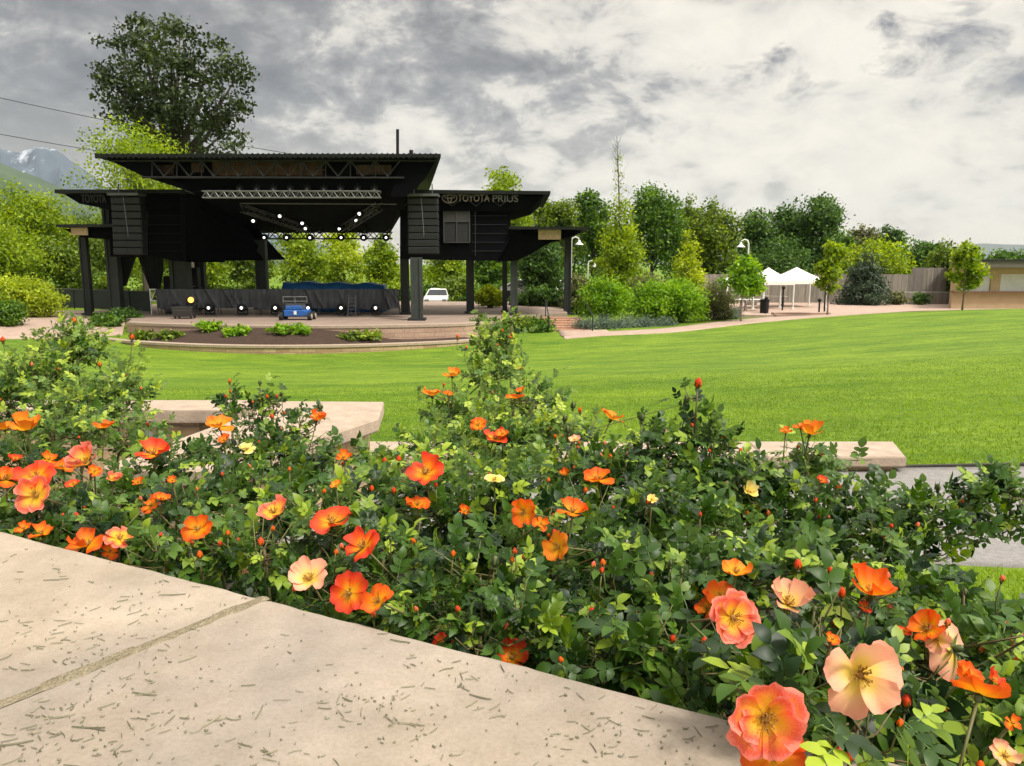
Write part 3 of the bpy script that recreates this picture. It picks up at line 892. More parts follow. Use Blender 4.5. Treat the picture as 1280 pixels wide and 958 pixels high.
# road case with an orange lamp beside it
e = empty('road_case', (P(231, 391, 39.8).x, 39.8, DZ), 'dark flight case on wheels standing before the left end of the cloth barrier', 'case')
c0 = P(231, 391, 39.8)
MB().cbox((c0.x, 39.8, DZ + .37), (1.02, .7, .5), .03).build('body', mat('case_dark', (.03, .027, .024), (.015, .013, .012), rough=.5), e)
b = MB()
for sx in (-1, 1):
    for sz in (-.2, .25): b.box((c0.x + sx * .5, 39.46, DZ + .37 + sz * .9), (.07, .05, .05))
b.box((c0.x, 39.44, DZ + .45), (.98, .02, .03)); b.build('trim', M_steelgrey, e)
for sx in (-1, 1):
    for sy in (-1, 1): MB().lathe((c0.x + sx * .4, 39.8 + sy * .25, DZ + .06), [(.06, -.03), (.06, .03)], 8, (1, 0, 0)).build('wheel', M_tyre, e)
spotlight('footlight', (P(240, 379, 39.8).x, 39.8, DZ + .95), .3, (.1, -1, .1), 'orange glowing lamp on top of the dark flight case', 'orange lamp', M_lampor, lit=.5, floor=True)

# blue lift at the deck's front
def blue_lift(px, D, w, label, h=.6, cover=False):
    c = P(px, 395, D); e = empty('scissor_lift', (c.x, D, DZ), label, 'lift')
    MB().cbox((c.x, D, DZ + .35), (w * .72, .8, h * .55), .05).cbox((c.x - w * .05, D, DZ + .35 + h * .45), (w * .5, .7, h * .35), .04).build('chassis', M_blue, e)
    for sx in (-.42, .42):
        for sy in (-.38, .38):
            wh = MB().lathe((c.x + sx * w, D + sy, DZ + .2), [(.1, -.09), (.2, -.08), (.2, .08), (.1, .09)], 14, (1, 0, 0)).build('wheel', M_tyre, e)
            MB().lathe((c.x + sx * w - .1 * (1 if sx < 0 else -1), D + sy, DZ + .2), [(.04, -.02), (.12, -.02), (.12, .02)], 10, (1, 0, 0)).build('rim', M_beigewheel, wh)
    b = MB()
    for k in range(3):
        z = DZ + .55 + k * .1
        seg(b, Vector((c.x - w * .3, D - .3, z)), Vector((c.x + w * .3, D - .3, z + .1)), .025); seg(b, Vector((c.x + w * .3, D - .3, z)), Vector((c.x - w * .3, D - .3, z + .1)), .025)
    b.build('scissor_arms', M_steelgrey, e)
    b = MB(); zt_ = DZ + .95
    for dz in (0, .22): seg(b, Vector((c.x - w * .35, D - .35, zt_ + dz)), Vector((c.x + w * .35, D - .35, zt_ + dz)), .02)
    for sx in (-.35, 0, .35): seg(b, Vector((c.x + w * sx, D - .35, zt_ - .1)), Vector((c.x + w * sx, D - .35, zt_ + .22)), .02)
    b.build('platform_rail', M_alu, e)
    MB().box((c.x, D - .42, DZ + .38), (.14, .01, .18)).build('number_plate', M_white, e)
blue_lift(372, 38.9, 1.7, 'small blue scissor lift with pale wheels parked before the cloth barrier')
# blue tarp-covered gear behind the barrier
b = MB(); c = P(420, 358, 46); xa = P(357, 356, 46).x; xb = P(482, 356, 46).x
rings = []
for i in range(26):
    t = i / 25; x = xa + (xb - xa) * t
    hgt = P(400, 353 + 2.5 * t + 1.2 * math.sin(t * 21), 46).z
    zz = DZ
    w = .9 + .1 * math.sin(t * 17)
    rings.append([Vector((x, 46 - w, zz)), Vector((x, 46 - w * .96, hgt - .35)), Vector((x, 46 - w * .5, hgt)), Vector((x, 46 + w * .5, hgt + .04)), Vector((x, 46 + w * .96, hgt - .35)), Vector((x, 46 + w, zz))])
b.loft(rings, True); tag(b.build('tarp_covered_equipment', M_bluecover, None, True), 'long low load under a creased blue tarpaulin behind the cloth barrier', 'covered load')
# step ladder in front
b = MB(); cl = P(440, 388, 41.3)
for k in range(5): b.box((cl.x, 41.3 + .04 * k, DZ + .18 + k * .2), (.4, .08, .04))
for sx in (-.22, .22): seg(b, Vector((cl.x + sx, 41.2, DZ)), Vector((cl.x + sx * .8, 41.5, DZ + 1.15)), .03); seg(b, Vector((cl.x + sx, 42.0, DZ)), Vector((cl.x + sx * .8, 41.5, DZ + 1.15)), .03)
tag(b.build('step_ladder', M_steelgrey), 'small grey step ladder leaning open before the cloth barrier', 'ladder')
# black drape masks / equipment silhouettes behind stage-left: drum riser with amp stack
def amp(px, D, w, h, label):
    c = P(px, 385, D); e = empty('amplifier_stack', (c.x, D, DZ), label, 'amplifier', 'black amplifier stacks on the stage')
    MB().cbox((c.x, D, DZ + h * .28), (w, .6, h * .54), .04).build('cabinet', M_black, e); MB().cbox((c.x, D, DZ + h * .78), (w * .9, .55, h * .42), .04).build('amplifier', M_black, e)
amp(216, 46.5, .8, 2.1, 'black amplifier stack just left of the broad grey column'); amp(243, 47, .9, 2.6, 'taller black amplifier stack just right of the broad grey column')
# white framed gate at the left end of the barrier
b = MB(); g0 = P(191.5, 362, 42.6); g1 = P(191.5, 376, 42.6)
for dx in (-.18, .18): b.box((g0.x + dx, 42.6, (g0.z + g1.z) / 2), (.06, .06, g0.z - g1.z))
for z in (g0.z, g1.z): b.box((g0.x, 42.6, z), (.42, .064, .06))
seg(b, Vector((g0.x - .15, 42.6, g1.z)), Vector((g0.x + .15, 42.6, g0.z)), .025)
for dx in (-.18, .18): b.box((g0.x + dx, 42.6, (g1.z + DZ) / 2), (.04, .04, g1.z - DZ))
tag(b.build('gate_frame', M_white), 'small white metal frame at the left end of the cloth barrier', 'frame')
# mesh fence on the left
e = empty('mesh_fence', (P(120, 392, 46).x, 46, DZ), 'dark green mesh fence running left from the stage', 'fence')
b = MB(); pA = Vector((P(52, 385, 50).x, 50, 0)); pB = Vector((P(188, 385, 44).x, 44, 0))
zf = DZ + 1.25
MB().prism([Vector((pA.x, pA.y, DZ + .1)), Vector((pB.x, pB.y, DZ + .1)), Vector((pB.x, pB.y, zf)), Vector((pA.x, pA.y, zf))], [Vector((pA.x, pA.y + .03, DZ + .1)), Vector((pB.x, pB.y + .03, DZ + .1)), Vector((pB.x, pB.y + .03, zf)), Vector((pA.x, pA.y + .03, zf))]).build('mesh_panel', mat('green_mesh', (.025, .04, .028), (.012, .022, .015), rough=.8, scale=10), e)
for k in range(7):
    q = pA.lerp(pB, k / 6); MB().tube([(q.x, q.y - .04, DZ), (q.x, q.y - .04, zf + .06)], .03, 6).build('post', M_column_dk, e)
MB().tube([(pA.x, pA.y - .04, zf), (pB.x, pB.y - .04, zf)], .025, 6).build('rail', M_steelgrey, e)

# brick stairs at the right end
e = empty('brick_stairs', (3.2, 40, CZ - 3.4), 'flight of red brick steps with handrails right of the stage', 'stairs')
b = MB(); sx0 = P(694, 400, 43).x; 
for k in range(7):
    z1 = CZ - 3.40 + (k + 1) * .085
    x_ = P(714 - k * 1.2, 405, 38).x
    b.box((x_, 37.9 + k * .5, (z1 + CZ - 3.8) / 2), (2.0, .52, z1 - CZ + 3.8))
b.build('steps', M_brick, e)
for xx in (-.15, 2.0):
    MB().tube([(1.95 + xx, 37.6, CZ - 3.35), (1.95 + xx, 37.6, CZ - 2.55), (1.95 + xx, 41.3, CZ - 1.95), (1.95 + xx, 41.3, CZ - 2.8)], .03, 6).build('handrail', M_column_dk, e)

# ------------------------------------------------------------------ vegetation
L_lime = leaf_mat('leaf_lime', (.055, .105, .008), (.19, .29, .016), (.42, .52, .035), trans=.45)
L_mid = leaf_mat('leaf_mid', (.03, .06, .009), (.11, .18, .016), (.27, .36, .03))
L_bright = leaf_mat('leaf_bright', (.05, .13, .008), (.16, .32, .012), (.34, .52, .03), trans=.42)
L_green = leaf_mat('leaf_green', (.018, .055, .009), (.07, .155, .016), (.19, .33, .03))
L_dark = leaf_mat('leaf_dark', (.012, .038, .010), (.055, .125, .020), (.15, .27, .04), trans=.32)
L_pine = leaf_mat('leaf_pine', (.016, .034, .018), (.04, .07, .036), (.085, .12, .06), trans=.15)
L_olive = leaf_mat('leaf_olive', (.05, .06, .025), (.13, .145, .05), (.24, .25, .10))
L_grey = leaf_mat('leaf_greygreen', (.06, .09, .06), (.12, .17, .12), (.22, .28, .22))
L_yel = leaf_mat('leaf_yellowgreen', (.11, .17, .010), (.30, .39, .02), (.50, .60, .05), trans=.42)
L_cot = leaf_mat('leaf_cottonwood', (.012, .022, .006), (.028, .048, .010), (.09, .13, .025), trans=.25)


def clumps(rng, lobes, n_cl, per, cr, L, W, up=.3, shell=.72, flat=0.0):
    """leaf cards gathered in clumps on ellipsoid lobes -> V (4n,3), tint"""
    lobes = [(np.array(c, float), np.array(r, float)) for c, r in lobes]
    w = np.array([(r[0] * r[1] * r[2]) ** (2 / 3) for c, r in lobes]); w /= w.sum()
    idx = rng.choice(len(lobes), n_cl, p=w)
    C = np.array([lobes[i][0] for i in idx]); Rr = np.array([lobes[i][1] for i in idx])
    d = rng.normal(size=(n_cl, 3)); d /= np.linalg.norm(d, axis=1)[:, None]
    rad = shell + (1 - shell) * rng.random(n_cl) ** .6
    rad = np.where(rng.random(n_cl) < .25, rng.random(n_cl) ** .5 * .8, rad)
    cc = C + d * Rr * rad[:, None]
    ct = rng.normal(0, .2, n_cl)
    n = n_cl * per
    k = np.repeat(np.arange(n_cl), per)
    o = rng.normal(size=(n, 3)) * cr * np.array([1, 1, .75])
    pos = cc[k] + o
    nrm = rng.normal(size=(n, 3)) + d[k] * .6 + np.array([0, 0, up])
    nrm /= np.linalg.norm(nrm, axis=1)[:, None]
    a = np.cross(nrm, rng.normal(size=(n, 3))); a /= np.linalg.norm(a, axis=1)[:, None]
    b = np.cross(nrm, a)
    sc = rng.uniform(.65, 1.3, n)[:, None]
    a = a * L * .5 * sc; b = b * W * .5 * sc
    nn = nrm * (.12 * L) * sc
    V = np.stack([pos - a, pos + b * .9 - a * .1 + nn, pos + a, pos - b * .9 - a * .1 + nn], 1).reshape(-1, 3)
    t = .5 + ct[k] + rng.normal(0, .13, n) + .0
    return V, np.repeat(np.clip(t, 0, 1), 4)


def cards_obj(name, V, t, m, parent):
    n = len(V) // 4
    return link(name, np_mesh(name, V, np.arange(n * 4).reshape(-1, 4), False, t), parent, m)


def tree(name, px, yt, D, wpx, label, cat='tree', group=None, shape='round', m=None, n=220, per=26, base=None, crown0=.25, leaf=None, seed=None, trunkr=None, bark=None, kname='crown', gaps=1.0, cr=None, dy=None):
    seed = seed if seed is not None else int(px * 7 + yt * 3 + D * 11)
    rng = np.random.default_rng(seed); rg = random.Random(seed)
    top = P(px, yt, D); x0 = top.x
    zb = base if base is not None else th(x0, D) - .03
    H = top.z - zb; W = wpx * D / F / 2                      # half width
    DYr = W * (dy or .9)
    e = empty(name, (x0, D, zb), label, cat, group)
    lobes = []; c0 = zb + H * crown0; hc = (zb + H - c0)
    if shape == 'round':
        for k in range(11):
            z = rg.uniform(.18, .86); rr = math.sin(math.pi * min(max(z * .85 + .12, 0), 1)) ** .6
            an = rg.uniform(0, 6.28); q = rg.uniform(.35, .62) * rr
            s_ = rg.uniform(.34, .5)
            lobes.append(((x0 + W * q * math.cos(an), D + DYr * q * math.sin(an), c0 + hc * z), (W * s_, DYr * s_, min(hc * .26, W * s_ * 1.1))))
        lobes.append(((x0 + rg.uniform(-.15, .15) * W, D, zb + H - hc * .2), (W * .42, DYr * .42, hc * .2)))
        lobes.append(((x0, D, c0 + hc * .5), (W * .6, DYr * .6, hc * .42)))
        for sgn in (-1, 1): lobes.append(((x0 + sgn * W * .62, D + rg.uniform(-.2, .2) * W, c0 + hc * rg.uniform(.3, .5)), (W * .38, DYr * .4, hc * .2)))
    elif shape in ('cone', 'pine'):
        for k in range(9):
            t = k / 8; wl = W * (1 - t) ** .8 * .95 + W * .08
            for q in range(3 if t < .7 else 1):
                an = rg.uniform(0, 6.28)
                lobes.append(((x0 + wl * .4 * math.cos(an), D + wl * .4 * math.sin(an), c0 + hc * (.06 + t * .88)), (wl * .62, wl * .62, hc * .09)))
    elif shape == 'shrub':
        for k in range(10):
            an = rg.uniform(0, 6.28); q = rg.uniform(.2, .66)
            lobes.append(((x0 + W * q * math.cos(an), D + DYr * q * math.sin(an), zb + H * rg.uniform(.35, .68) * (1.15 - q * .5)), (W * .36, DYr * .36, H * .3)))
        lobes.append(((x0, D, zb + H * .5), (W * .66, DYr * .66, H * .46)))
        for sgn in (-1, 1): lobes.append(((x0 + sgn * W * .62, D, zb + H * .36), (W * .36, DYr * .4, H * .34)))
    elif shape == 'vase':
        for k in range(10):
            z = rg.uniform(.1, .85); q = (.25 + .35 * math.sin(math.pi * z)) * rg.uniform(.5, 1.1); an = rg.uniform(0, 6.28)
            lobes.append(((x0 + W * q * math.cos(an), D + DYr * q * math.sin(an), c0 + hc * z), (W * .4, DYr * .4, hc * .16)))
        lobes.append(((x0, D, c0 + hc * .88), (W * .35, DYr * .35, hc * .12)))
    leaf = leaf or (max(.16, D * .0042), max(.11, D * .0028))
    crr = cr or max(.12, W * .13)
    V, t = clumps(rng, lobes, n, per, crr, leaf[0], leaf[1])
    V = V.reshape(-1, 4, 3); keep = V[:, :, 2].min(1) > zb + (.02 if shape == 'shrub' else .0)
    t = t.reshape(-1, 4)[keep].ravel(); V = V[keep].reshape(-1, 3)
    cards_obj(kname if shape != 'shrub' else 'foliage', V, t, m or L_mid, e)
    # trunk and limbs
    b = MB(); tr = trunkr or max(.04, H * .022)
    if shape != 'shrub':
        topz = zb + H * (.92 if shape in ('cone', 'pine', 'vase') else .72)
        pts = [Vector((x0, D, zb - .15))]
        for k in range(1, 6):
            f = k / 5; pts.append(Vector((x0 + rg.uniform(-.04, .04) * W, D + rg.uniform(-.03, .03) * W, zb + (topz - zb) * f)))
        b.tube(pts, [tr * 1.25] + [tr * (1 - .17 * k) for k in range(1, 6)], 8)
        for (c, r_) in lobes[:12]:
            f = min(max((c[2] - zb) / (topz - zb) - .25, .2), .85)
            s0 = Vector((x0, D, zb + (topz - zb) * f)); c = Vector(c)
            mid = s0.lerp(c, .5) + Vector((0, 0, .06 * H * rg.random()))
            b.tube([s0, mid, c], [tr * .4, tr * .25, tr * .08], 5)
        b.build('trunk', bark or M_bark, e, True)
    else:
        for (c, r_) in lobes:
            c = Vector(c); b.tube([Vector((x0 + (c.x - x0) * .15, D, zb - .05)), c.lerp(Vector((x0, D, zb)), .3), c], [.03, .022, .008], 4)
        b.build('stems', bark or M_bark, e)
    return e


gLB = 'trees behind the walkway left of the stage'
tree('leafy_tree', -22, 246, 62, 130, 'light green tree at the far left edge below the mountains, behind the others', group=gLB, m=L_mid, n=340, seed=4)
tree('leafy_tree', 32, 238, 58, 110, 'tall light green tree directly below the snowy mountain, left of the stage', group=gLB, m=L_lime, n=380)
tree('leafy_tree', 92, 266, 64, 90, 'mid green tree left of the stage, behind its outermost column', group=gLB, m=L_mid, n=330)
tree('leafy_tree', 8, 283, 51, 105, 'bushy lime green tree in front at the far left, above the yellow-green shrub', group=gLB, m=L_lime, n=340)
tree('leafy_tree', 74, 300, 54, 80, 'low olive green tree just left of the mesh fence', group=gLB, m=L_mid, n=280)
gB = 'trees seen through the stage'
for (px, yt, D, w, mm, lb) in ((135, 262, 70, 80, L_lime, 'pale green tree seen between the two leftmost stage columns'),
                               (192, 285, 66, 80, L_lime, 'bright tree seen below the left roofs, behind the black curtains'),
                               (262, 288, 68, 80, L_lime, 'yellow-green tree seen between the broad grey column and the second rear column'),
                               (312, 292, 63, 55, L_mid, 'mid green tree seen just left of the middle rear column'),
                               (372, 286, 66, 75, L_lime, 'bright lime tree in the left half of the stage opening'),
                               (428, 283, 70, 75, L_yel, 'brightest yellow-green tree in the middle of the stage opening'),
                               (478, 292, 66, 55, L_lime, 'lime tree at the right side of the stage opening'),
                               (551, 296, 70, 66, L_lime, 'bright tree seen between the near right column and the thin column'),
                               (612, 300, 66, 54, L_green, 'deep green tree seen between the two right-hand stage columns')):
    tree('leafy_tree', px, yt, D, w, lb, group=gB, m=mm, n=200, crown0=.12)
tree('leafy_tree', 628, 214, 72, 76, 'light green tree rising above the right wing roof of the stage', m=L_lime, n=330, per=28)
gR = 'trees behind the lawn right of the stage'
tree('leafy_tree', 672, 250, 76, 60, 'light olive tree just right of the right wing roof', group=gR, m=L_mid, n=240)
tree('leafy_tree', 703, 246, 72, 56, 'round mid green tree above the lowest right canopy of the stage', group=gR, m=L_mid, n=260)
tree('leafy_tree', 742, 240, 74, 58, 'green tree behind and left of the tall conical tree', group=gR, m=L_green, n=260)
tree('leafy_tree', 818, 235, 70, 84, 'large green tree behind and right of the tall conical tree', group=gR, m=L_green, n=420, per=28)
tree('leafy_tree', 676, 302, 58, 66, 'dark rounded tree behind the rightmost stage column', group=gR, m=L_dark, n=280, crown0=.1)
tree('leafy_tree', 866, 246, 76, 50, 'thin-topped tree between the large green tree and the dark trees', group=gR, m=L_mid, n=190)
tree('leafy_tree', 894, 252, 68, 66, 'dense olive tree behind the street lamp', group=gR, m=L_mid, n=400, crown0=.08)
tree('leafy_tree', 948, 262, 70, 66, 'dark green tree above the sapling nearest the tents', group=gR, m=L_dark, n=330, crown0=.1)
tree('leafy_tree', 992, 252, 71, 60, 'dark green tree right above the white tents', group=gR, m=L_dark, n=360, crown0=.08)
tree('leafy_tree', 1030, 243, 69, 68, 'tallest dark green tree, with two rounded tops, right of the tents', group=gR, m=L_dark, n=420, crown0=.08)
tree('leafy_tree', 975, 300, 64, 90, 'low dark tree filling the gap directly behind the tents', group=gR, m=L_dark, n=330, crown0=.05)
tree('leafy_tree', 1079, 281, 72, 44, 'grey-green feathery tree right of the dark pair', group=gR, m=L_olive, n=240, crown0=.1)
tree('leafy_tree', 1112, 283, 72, 44, 'dark pointed tree above the fence, behind the lighter one', group=gR, m=L_dark, n=220, crown0=.1)
tree('leafy_tree', 1098, 304, 63, 92, 'light green spreading tree over the wooden fence', group=gR, m=L_lime, n=260, crown0=.25)
tree('leafy_tree', 1156, 301, 70, 52, 'dark flat-topped tree behind the fence corner', group=gR, m=L_dark, n=260, crown0=.15)
tree('leafy_tree', 1185, 303, 62, 56, 'light green tree between fence and tan building', group=gR, m=L_mid, n=260, crown0=.1)
tree('leafy_tree', 1060, 288, 66, 30, 'slender dark tree between the tall dark one and the grey-green one', group=gR, m=L_green, n=150, crown0=.1)
for px, yt, D, w in ((640, 268, 92, 90), (720, 270, 95, 100), (860, 275, 92, 100), (945, 283, 90, 90), (1040, 285, 90, 110), (1125, 296, 90, 100), (1215, 314, 105, 60), (1262, 318, 120, 60)):
    tree('leafy_tree', px, yt, D, w, 'background tree of the dark belt, %s' % {640: 'showing behind the right wing roof of the stage', 720: 'filling in left of the conical tree', 860: 'filling in behind the thin-topped tree', 945: 'filling in left of the tents', 1040: 'filling in right of the tents', 1125: 'filling in above the fence', 1215: 'just left over the tan building roof', 1262: 'furthest right over the tan building roof'}[px], group='distant belt of trees', m=L_green, n=180, crown0=.05)
# big cottonwood + lime companion
big = tree('cottonwood_tree', 216, 24, 64, 196, 'huge dark cottonwood towering behind the left half of the stage roof', m=L_cot, n=10, per=2, crown0=.3, trunkr=.5, seed=12)
for ch in list(big.children):
    if ch.name.startswith('crown'):
        me_ = ch.data; bpy.data.objects.remove(ch); bpy.data.meshes.remove(me_)
def LP(px, py, D, rx, ry, dy=1): 
    c = P(px, py, D); return ((c.x, c.y, c.z), (rx * D / F, rx * D / F * dy, ry * D / F))
lob = [LP(150, 72, 64, 30, 24), LP(185, 50, 64, 30, 24), LP(214, 60, 62, 42, 34), LP(225, 42, 66, 20, 14), LP(262, 78, 63, 38, 26), LP(294, 100, 64, 26, 24), LP(200, 100, 63, 46, 36), LP(150, 112, 64, 26, 28),
       LP(170, 135, 64, 36, 24), LP(250, 125, 63, 46, 34), LP(285, 135, 64, 28, 22), LP(225, 155, 64, 56, 28), LP(270, 175, 64, 36, 22), LP(205, 185, 65, 50, 24), LP(175, 36, 65, 12, 12), LP(133, 85, 64, 16, 14)]
rng = np.random.default_rng(8)
V, t = clumps(rng, lob, 560, 20, .36, .34, .25, shell=.6)
cards_obj('crown', V, t, L_cot, big)
b = MB()
for (c, r_) in lob: 
    c = Vector(c); s0 = P(215, 215, 64); b.tube([s0, s0.lerp(c, .55) + Vector((0, 0, -.3)), c], [.28, .16, .05], 6)
b.build('limb', M_bark, big, True)
tree('leafy_tree', 168, 160, 56, 150, 'bright yellow-green tree in front of the cottonwood, spilling out left of the upper stage roof', m=L_lime, n=420, per=26, crown0=.45, seed=5)
# conical tree with bare leader
con = tree('conical_tree', 775, 238, 54, 84, 'tall conical light green tree with a bare twiggy tip, right of the stage', m=L_lime, n=460, per=24, shape='cone', crown0=.1, bark=M_barkpale, trunkr=.13)
b = MB(); rg = random.Random(3); base_ = P(774, 262, 54); tip = P(771, 170, 54); b.tube([base_, P(773, 215, 54), tip], [.06, .035, .010], 5); V_, t_ = clumps(np.random.default_rng(5), [(tuple(base_.lerp(tip, f)), (.55 * (1.15 - f), .55 * (1.15 - f), .5)) for f in (.02, .12, .24, .38, .5, .64, .8)], 52, 5, .12, .17, .1); cards_obj('sparse_foliage', V_, t_, L_lime, con)
for k in range(46):
    f = rg.random() ** .8; s0 = base_.lerp(tip, .12 + .8 * f); an = rg.uniform(0, 6.28); l = rg.uniform(.3, 1.15) * (1.1 - f * .7)
    b.tube([s0, s0 + Vector((math.cos(an) * l * .5, math.sin(an) * l * .5, l * .5)), s0 + Vector((math.cos(an) * l * .75, math.sin(an) * l * .75, l * 1.1))], [.013, .009, .004], 3)
b.build('bare_leader', mat('bare_twigs', (.13, .13, .07), (.07, .07, .035)), con)
tree('conical_tree', 859, 281, 53, 58, 'small yellow-green pyramid tree behind the bright shrubs', m=L_yel, n=240, per=22, shape='cone', crown0=.05, bark=M_barkpale, trunkr=.08)
tree('pine_tree', 1084, 312, 57, 62, 'squat dark blue-green pine in front of the wooden fence', cat='pine', m=L_pine, n=420, per=24, shape='pine', crown0=.02, leaf=(.34, .09))
# dark undergrowth behind the stage and under the tree line
gu = 'dark undergrowth shrubs below the background trees'
for i, px in enumerate(range(60, 1180, 34)):
    if 905 < px < 1060: continue
    rg = random.Random(px); D = rg.uniform(63, 72) if px < 560 else rg.uniform(60, 66)
    side = 'behind the stage' if px < 690 else 'right of the stage'
    lbl = 'dark undergrowth shrub %s below the background trees, %s' % (side, ['far left', 'left', 'left of centre', 'centre', 'right of centre', 'right', 'far right', 'rightmost'][min(i // 4, 7)] + [' first', ' second', ' third', ' fourth'][i % 4])
    tree('shrub', px, rg.uniform(344, 356) if px > 560 else rg.uniform(352, 362), D, rg.uniform(50, 64), lbl, cat='shrub', group=gu, m=(L_green if i % 3 else L_mid), n=90, per=20, shape='shrub', base=CZ - 3.25)
# saplings along the promenade
gs = 'young staked trees along the far edge of the lawn'
tree('sapling', 930, 318, 42.0, 54, 'young light green tree in front of the white tents, leftmost of the three', group=gs, m=L_bright, n=150, per=24, shape='round', crown0=.36, base=P(930, 406, 42).z, bark=M_barkpale, trunkr=.055, leaf=(.2, .15), seed=21)
tree('sapling', 1040, 302, 44.5, 40, 'narrow light green young tree right of the tents, middle of the three', group=gs, m=L_lime, n=140, per=22, shape='vase', crown0=.34, base=P(1040, 397, 44.5).z, bark=M_barkpale, trunkr=.05, leaf=(.2, .15), seed=23)
tree('sapling', 1210, 305, 42.0, 46, 'young light green tree before the tan building, rightmost of the three', group=gs, m=L_lime, n=140, per=22, shape='vase', crown0=.32, base=P(1207, 388, 42).z, bark=M_barkpale, trunkr=.05, leaf=(.2, .15), seed=24)
# shrubs
gsh = 'shrubs beside the promenade'
def sbase(px, py, D): return P(px, py, D).z
tree('shrub', 757, 343, 41.5, 74, 'rounded bright green shrub by the brick stairs', cat='shrub', group=gsh, m=L_bright, n=230, per=24, shape='shrub', base=sbase(757, 399, 41.5), leaf=(.17, .1))
tree('shrub', 816, 346, 42.5, 68, 'bright green shrub, left half of the broad hedge-like pair', cat='shrub', group=gsh, m=L_bright, n=230, per=24, shape='shrub', base=sbase(818, 402, 42.5), leaf=(.17, .1))
tree('shrub', 851, 345, 42.5, 68, 'bright green shrub, right half of the broad hedge-like pair', cat='shrub', group=gsh, m=L_bright, n=230, per=24, shape='shrub', base=sbase(851, 403, 42.5), leaf=(.17, .1))
tree('shrub', 893, 347, 44.0, 56, 'olive-brown rounded shrub right of the bright green ones', cat='shrub', group=gsh, m=L_olive, n=230, per=24, shape='shrub', base=sbase(893, 403, 44.0), leaf=(.15, .08))
tree('shrub', 816, 338, 47.0, 60, 'grey-green tall shrub behind the bright hedge-like pair', cat='shrub', group=gsh, m=L_olive, n=200, per=22, shape='shrub', leaf=(.17, .09))
tree('shrub', 722, 342, 49.0, 44, 'greyish shrub behind the rightmost stage column', cat='shrub', group=gsh, m=L_olive, n=150, per=22, shape='shrub')
tree('shrub', 915, 384, 44.5, 26, 'small grey-green shrub at the foot of the olive-brown one', cat='shrub', group=gsh, m=L_grey, n=60, per=20, shape='shrub', base=sbase(915, 402, 44.5), leaf=(.14, .06))
for i, (px, lb) in enumerate(((733, 'leftmost'), (757, 'second from left'), (783, 'middle'), (806, 'second from right'), (828, 'rightmost'))):
    D = 38.7 + i * .55; tree('shrub', px, 396.5, D, 34, 'low silvery lavender clump before the bright shrubs, %s of five' % lb, cat='lavender', group='silvery lavender clumps edging the promenade', m=L_grey, n=70, per=18, shape='shrub', base=sbase(px, 414, D), leaf=(.14, .045), cr=.16)
tree('shrub', 613, 356, 50, 38, 'round yellow-green shrub seen between the two right stage columns', cat='shrub', m=L_yel, n=150, per=22, shape='shrub', base=DZ)
tree('shrub', 28, 345, 41, 90, 'large yellow-green shrub beside the walkway at the left edge', cat='shrub', m=L_yel, n=330, per=24, shape='shrub', base=th(P(28, 380, 41).x, 41), leaf=(.2, .12))
tree('shrub', -12, 368, 36, 70, 'darker green shrub cut by the left edge of the picture', cat='shrub', m=L_green, n=230, per=22, shape='shrub', leaf=(.18, .1))
for px, yt, D, w, lb in ((672, 352, 52, 40, 'dark shrub right behind the outer stage column'), (697, 360, 51, 36, 'dark shrub left of the brick stairs'), (650, 368, 53, 30, 'small dark shrub low behind the right stage columns')):
    tree('shrub', px, yt, D, w, lb, cat='shrub', group='dark shrubs behind the right end of the stage', m=L_dark, n=130, per=20, shape='shrub', base=CZ - 3.1)
for px, yt, yb, D, w, mm, lb in ((610, 399, 416, 38.0, 50, L_green, 'low green planting at the right corner of the deck, left clump'), (650, 396, 418, 38.6, 54, L_mid, 'low green planting below the stage deck, middle clump'), (676, 399, 420, 38.0, 28, L_green, 'low green planting beside the brick stairs, right clump'),
                                 (130, 393, 416, 38.5, 36, L_green, 'dark leafy hosta clump at the left end of the deck wall'), (155, 389, 402, 40.5, 40, L_dark, 'low dark groundcover clump at the left end of the deck')):
    tree('shrub', px, yt, D, w, lb, cat='plant', m=mm, n=80, per=18, shape='shrub', base=sbase(px, yb, D), leaf=(.22, .12), cr=.18)
for px, w, s0, lb in ((182, 30, .75, 'leafy groundcover at the left end of the soil bed'), (213, 44, .5, 'long leafy patch in the left part of the soil bed'), (291, 50, .35, 'widest leafy clump in the soil bed, below the flight case'), (362, 46, .35, 'leafy clump in the soil bed below the blue lift'),
                      (445, 64, .28, 'long low leafy strip in the right half of the soil bed'), (262, 26, .8, 'small leafy clump near the deck edge in the soil bed')):
    D = 33.4 + s0 * 2.2
    c = P(px, 420, D); zb = soil_z(c.x, D)
    rg = random.Random(int(px)); W = w * D / F / 2
    e = empty('groundcover_plant', (c.x, D, zb), lb, 'plant', 'leafy plants in the soil bed')
    lobs = [((c.x + rg.uniform(-1, 1) * W * .8, D + rg.uniform(-.35, .35), zb + rg.uniform(.08, .2)), (W * .3, .25, .14)) for _ in range(8)]
    V, t = clumps(np.random.default_rng(int(px)), lobs, 40, 14, .1, .2, .12, up=1.2)
    cards_obj('foliage', V, t, L_mid if px in (182, 213, 445) else L_bright, e)

